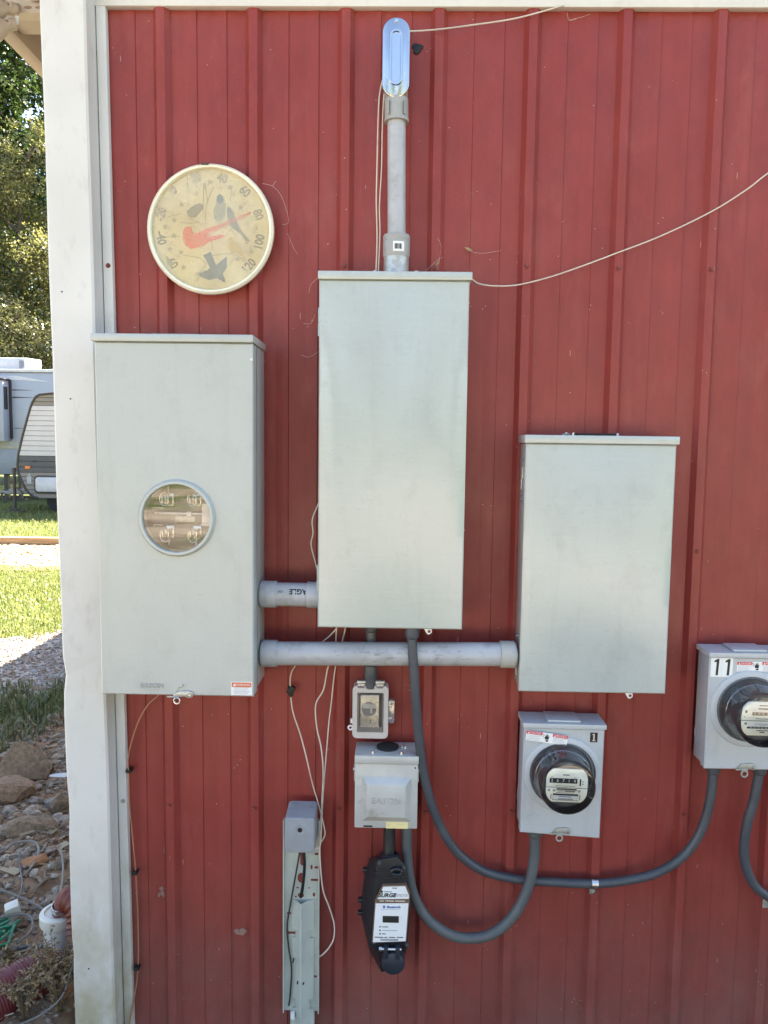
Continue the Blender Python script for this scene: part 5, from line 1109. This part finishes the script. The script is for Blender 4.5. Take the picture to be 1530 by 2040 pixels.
# dry weeds
def weed(x, y, h, n, seed, label):
    rr3 = random.Random(seed); t = thing('dry_weed', label, 'weed', (x, y, bank_h(x, y)), 0); 
    st = B(); v = []; f = []
    for i in range(n):
        a = rr3.uniform(0, 6.3); L = h * rr3.uniform(.5, 1.); le = rr3.uniform(.15, .6); p = [Vector((0, 0, 0)), Vector((math.cos(a) * L * le * .35, math.sin(a) * L * le * .35, L * .6)), Vector((math.cos(a) * L * le, math.sin(a) * L * le, L * rr3.uniform(.7, 1)))]
        st.tube(p, [.0014, .0009, .0006], 4, True, True, 3)
        for k in range(22):
            q = p[0].lerp(p[1], rr3.random()) if k < 4 else p[1].lerp(p[2], rr3.random()); d = Vector((rr3.gauss(0, 1), rr3.gauss(0, 1), rr3.gauss(-.2, .8))).normalized(); s = d.cross(Vector((rr3.gauss(0, 1), rr3.gauss(0, 1), rr3.gauss(0, 1)))).normalized(); ll = rr3.uniform(.006, .020); b0 = len(v)
            v += [q, q + d * ll * .5 + s * ll * .2, q + d * ll, q + d * ll * .5 - s * ll * .2]; f.append((b0, b0 + 1, b0 + 2, b0 + 3))
    st.done('stem', 'weed_stem', t); o = raw('foliage', [tuple(q) for q in v], f, 'weed_dry', t); o['kind'] = 'stuff'
weed(-.985, .12, .20, 44, 1, 'tall dry brown weed against the foot of the white post'); weed(-1.12, .16, .13, 34, 2, 'dry weed in front of the white pipe'); weed(-1.04, .04, .17, 36, 3, 'low dry weed above the pale curving cable'); weed(-1.19, .24, .12, 22, 4, 'thin dry weed between the green wire and the white pipe'); weed(-.95, .06, .22, 34, 5, 'dark dry weed pressed against the post near the ground')

# ------------------------------------------------------------------ timber edging, caravans
tb = thing('landscape_timber', 'weathered landscape timber between mulch and lawn', 'timber', (-6.5, 10.22, 0))
for i in range(4): B().box(-2.4 + i * 2.44, .03 + i * 2.44, -.07, .07, -.03, .12, .012).done('timber_length', 'timber', tb)

tr = thing('travel_trailer', 'small travel trailer with white and dark grey siding, nose to the left', 'trailer', (-8.7, 15.5, 0))
prof = [(2.719, -7.98), (2.70, -8.15), (2.656, -8.242), (2.52, -8.33), (2.372, -8.388), (1.744, -8.58), (1.342, -8.684), (1.112, -8.714), (.95, -8.705), (.825, -8.665), (.68, -8.60), (.539, -8.534), (.44, -8.45), (.368, -8.352), (.34, -8.25)]
def nose(z):
    for (z1, x1), (z0, x0) in zip(prof, prof[1:]):
        if z0 <= z <= z1: return x0 + (x1 - x0) * (z - z0) / (z1 - z0)
    return prof[0][1] if z > prof[0][0] else prof[-1][1]
zb = [.34] + [.34 + .0983 * i for i in range(1, 6)] + [.93] + [.93 + .126 * i for i in (1, 2)] + [1.308] + [1.308 + .1142 * i for i in range(1, 10)] + [2.45] + [2.54, 2.63, 2.719]
for z0, z1 in zip(zb, zb[1:]):
    m_ = 'sid_grey' if z1 <= .931 else 'sid_dark' if z1 <= 1.31 else 'sid_white' if z1 <= 2.451 else 'sid_taupe'
    g_ = .006; zm = (z0 + z1) / 2
    pa = [(nose(z0 + g_) + 8.7, z0 + g_), (nose(zm) + 8.7, zm), (nose(z1 - .002) + 8.7, z1 - .002), (8.7 - 3.2, z1 - .002), (8.7 - 3.2, z0 + g_)]
    b = B(); b.loft([(p[0] + (.006 if i < 3 else 0), p[1]) for i, p in enumerate(pa)], -.012, pa, .02, .005, 1); b.done('siding_plank', m_, tr)
core = [(x + 8.7 + .01, z) for z, x in prof] + [(8.7 - 3.2, .34), (8.7 - 3.2, 2.719)]
B().prism(core, .021, 2.4).done('shell', 'sid_grey', tr)
B().tube([(x + 8.7, -.01, z) for z, x in [(2.73, -5.5), (2.73, -7.9)] + prof[0:]], .028, 8, True, False).done('edge_trim', 'trim_dark', tr)
B().prism(rrect(.365, 1.5, .455, .865, .09), -.03, -.012, .004).done('door_gasket', 'trim_dark', tr)
B().prism(rrect(.405, 1.46, .495, .825, .07), -.045, -.03, .006).done('compartment_door', 'rv_shell', tr)
B().box(.165, .29, -.035, -.012, 1.01, 1.075, .01).done('marker_light', 'amber', tr)
B().box(.20, .30, -.016, -.012, .68, .84).done('notice_sticker', 'rv_white', tr); B().box(.235, .275, -.016, -.012, .845, .90).done('notice_sticker', 'rv_white', tr)
B().box(.30, .40, -.03, -.012, 1.17, 1.20, .005).done('bracket', 'trim_dark', tr)
B().box(.30, 1.6, .0, .06, .27, .335, .01).box(.32, .62, .02, .3, .2, .30, .02).done('underframe', 'trim_dark', tr)
B().box(-.62, .5, .75, .83, .40, .50, .01).box(-.62, .5, .0, .06, .42, .50, .01).done('tongue_frame', 'sid_grey', tr)
B().cyl((-.10, .0, .05), (-.10, .0, .98), .035, .035, 14).cyl((-.10, .0, .95), (-.10, .0, 1.03), .05, .045, 14).box(-.3, .13, -.1, .1, .0, .06, .01).box(-.2, .03, -.06, .06, .055, .1, .01).box(-.25, -.1, -.02, .02, .68, .71).done('tongue_jack', 'trim_dark', tr)
B().tube([(-.4, -.02, .46), (-.36, -.02, .30), (-.3, -.02, .24), (-.28, -.02, .40)], .02, 6).done('safety_chain', 'trim_dark', tr)
B().tube([(-.1, -.03, .62), (.06, -.03, .5), (.1, -.03, .42)], .018, 6).done('jack_cable', 'trim_dark', tr)
B().cyl((.9, .10, .32), (.9, .34, .32), .32, .32, 28).done('tyre', 'rubber', tr)
tr.children[-1].location.x = 2.6

rv = thing('camper', 'large white fifth-wheel camper with slide-out behind the small trailer', 'camper', (-10.0, 19, 0))
B().box(-6.0, 4.5, 0, 2.5, .95, 3.50, .06).done('wall', 'rv_white', rv)
B().box(-6.05, 4.55, -.03, 2.53, 3.50, 3.58, .02).done('roof_edge', 'rv_shell', rv)
B().box(-6.0, 4.5, -.012, -.001, 1.42, 1.52, .004).done('belt_trim', 'rv_cream', rv)
B().box(-6.0, 4.5, .03, 2.4, .70, .94, .02).done('skirt', 'rubber', rv)
B().box(-6.0, 4.5, -.005, .028, .72, 1.41, .01).done('lower_panel', 'rv_grey', rv)
ac = B().loft(rect(-1.4, -.30, 3.58, 3.92), .3, rect(-1.35, -.24, 3.58, 3.94), 1.1, .03).done('air_conditioner', 'rv_shell', rv)
for i in range(5): B().box(-.46 + i * .036, -.44 + i * .036, .25, .30, 3.63, 3.86).done('louvre', 'rv_grey', ac)
so_ = B().box(-4.6, -.62, -.36, -.02, 1.62, 3.26, .02).done('slide_out', 'rv_white', rv)
B().box(-.62, -.555, -.05, -.004, 1.70, 3.28, .005).done('slide_flange', 'trim_dark', rv)
B().box(-4.7, -.58, -.42, -.02, 3.27, 3.31, .01).done('slide_awning', 'trim_dark', rv)
B().box(-.63, -.612, -.32, -.13, 2.48, 3.09, .02).done('slide_window', 'screen', rv)
for (x0, x1, z, h) in ((-.60, .02, 3.005, .03), (-.60, .10, 2.80, .04), (-.56, -.18, 1.97, .02)): B().prism([(x0, z), (x1, z + h * .4), (x0 + .1, z + h)], -.008, -.001).done('stripe', 'trim_dark', rv)
B().prism([(-6, 3.30), (-.4, 3.40), (.55, 3.24), (-.4, 3.29), (-6, 3.16)], -.008, -.001).done('stripe', 'rv_shell', rv)
B().box(-.40, -.25, -.03, -.0, 1.20, 1.33, .01).done('marker_light', 'trim_dark', rv)
B().box(-.9, -.78, .1, .2, .0, .75).box(-.5, -.42, .1, .2, .0, .75).box(-1.1, -.3, .08, .22, .0, .05).done('landing_leg', 'trim_dark', rv)
for x in (1.8, 2.7): B().cyl((x, .05, .38), (x, .3, .38), .38, .38, 28).done('tyre', 'rubber', rv)
for x in (.1, .35): B().lathe([(.12, 3.58), (.11, 3.64), (.05, 3.66), (0, 3.66)], (x + .3, .6, 0), 'z', 14).done('roof_vent', 'rv_shell', rv)

# ------------------------------------------------------------------ trees
def make_tree(name, seed, H, crown, nleaf, lsize, m, trunk_r=.25, z0=.2):
    """crown: list of (x, y, z, rx, rz) blobs"""
    rr3 = random.Random(seed)
    tb_ = B(); tb_.tube([(0, 0, -.1), (.1, .05, H * .25), (-.05, .1, H * .5), (.1, 0, H * .85)], [trunk_r * 1.3, trunk_r, trunk_r * .7, trunk_r * .15], 10)
    for (x, y, z, rx, rz) in crown:
        b0 = Vector((0, 0, max(H * .15, z - rz * .9))); tb_.tube([b0, Vector((x * .5, y * .5, z - rz * .3)), Vector((x, y, z + rz * .2))], [trunk_r * .35, trunk_r * .2, .02], 6)
        for k in range(4):
            d = Vector((rr3.gauss(0, 1), rr3.gauss(0, 1), rr3.gauss(0.2, .7))).normalized(); tb_.tube([Vector((x * .8, y * .8, z - rz * .1)), Vector((x, y, z)) + d * rx * .5, Vector((x, y, z)) + d * rx * .9], [trunk_r * .12, .03, .012], 4)
    tm = tb_.mesh('trunk', 'bark')
    v = []; f = []; tot = sum(c[3] ** 2 * c[4] for c in crown)
    for (x, y, z, rx, rz) in crown:
        n = int(nleaf * rx * rx * rz / tot); nc = max(10, n // 60)
        for c in range(nc):
            d = Vector((rr3.gauss(0, 1), rr3.gauss(0, 1), rr3.gauss(0, 1))).normalized() * rr3.uniform(.45, 1.05)
            cc = Vector((x + d.x * rx, y + d.y * rx, z + d.z * rz)); cr_ = rx * rr3.uniform(.12, .26)
            for i in range(n // nc):
                q = cc + Vector((rr3.gauss(0, 1), rr3.gauss(0, 1), rr3.gauss(0, .8))) * cr_ * .6
                a = Vector((rr3.gauss(0, 1), rr3.gauss(0, 1), rr3.gauss(0, .7))).normalized(); s = a.cross(Vector((rr3.gauss(0, 1), rr3.gauss(0, 1), rr3.gauss(0, 1)))).normalized(); L = lsize * rr3.uniform(.6, 1.3); b0 = len(v)
                v += [q, q + a * L * .5 + s * L * .28, q + a * L, q + a * L * .5 - s * L * .28]; f.append((b0, b0 + 1, b0 + 2, b0 + 3))
    me = bpy.data.meshes.new('crown'); me.from_pydata([tuple(q) for q in v], [], f); me.update(); me.materials.append(MATS[m])
    return tm, me
def plant(name, label, meshes, loc, rot=0., s=1., group=None):
    t = thing(name, label, 'tree', loc, 0, group); t.rotation_euler = (0, 0, rot); t.scale = (s, s, s)
    link('trunk', meshes[0], t); o = link('crown', meshes[1], t); o['kind'] = 'stuff'; return t
rr3 = random.Random(5)
def blobs(n, R_, z0, z1, r, seed):
    q = random.Random(seed); out = []
    for i in range(n):
        z = z0 + (z1 - z0) * (i + .5) / n; k = math.sin(math.pi * min(1, .25 + .75 * (1 - (z - z0) / (z1 - z0)))) ; a = q.uniform(0, 6.3); d = R_ * k * q.uniform(.25, 1)
        out.append((d * math.cos(a), d * math.sin(a), z, r * q.uniform(.7, 1.15), r * q.uniform(.55, .9)))
    return out
T_y = make_tree('t', 1, 13, blobs(17, 3.3, 2.5, 13.0, 2.0, 4), 80000, .125, 'leaf_yellow', .22)
T_d = make_tree('t', 2, 24, blobs(20, 5.2, 7, 24, 2.9, 9), 42000, .34, 'leaf_dark', .4)
T_o = make_tree('t', 3, 9, blobs(12, 2.8, 1.2, 8.5, 1.9, 14), 50000, .14, 'leaf_olive', .18)
plant('yellow_tree', 'yellow-green tree with turning leaves behind the campers', T_y, (-14.9, 28.5, 0), .4)
plant('dark_tree', 'tall dark green tree with sky showing through, upper left', T_d, (-20.5, 38, 0), 1.1)
plant('olive_tree', 'dark olive tree filling the gap low behind the campers', T_o, (-15.3, 25.5, 0), 2.0, .82)
plant('dark_tree', 'dark green tree partly hidden behind the white post', T_d, (-12.5, 36, 0), 2.4, .92)
plant('olive_tree', 'olive tree at the far left behind the white camper', T_o, (-19.2, 27.5, 0), 4.1, .95)
plant('yellow_tree', 'yellowing tree hidden right of the corner post', T_y, (-8.5, 31, 0), 3.0, .9)
for i, (x, y, s_, me_, l_) in enumerate(((-22, -34, .62, T_d, 'dark tree across the yard behind the viewer, far left'), (-12, -38, .60, T_d, 'dark tree across the yard behind the viewer, left'), (-3, -36, .55, T_d, 'dark tree across the yard behind the viewer, middle'), (6, -39, .62, T_d, 'dark tree across the yard behind the viewer, right'), (16, -35, .6, T_d, 'dark tree across the yard behind the viewer, far right'), (-8, -31, .75, T_o, 'olive tree across the yard behind the viewer, left'), (2, -32, .7, T_o, 'olive tree across the yard behind the viewer, middle'), (11, -31, .8, T_o, 'olive tree across the yard behind the viewer, right'))):
    plant('yard_tree', l_, me_, (x, y, 0), i * 1.3, s_, 'trees across the yard')
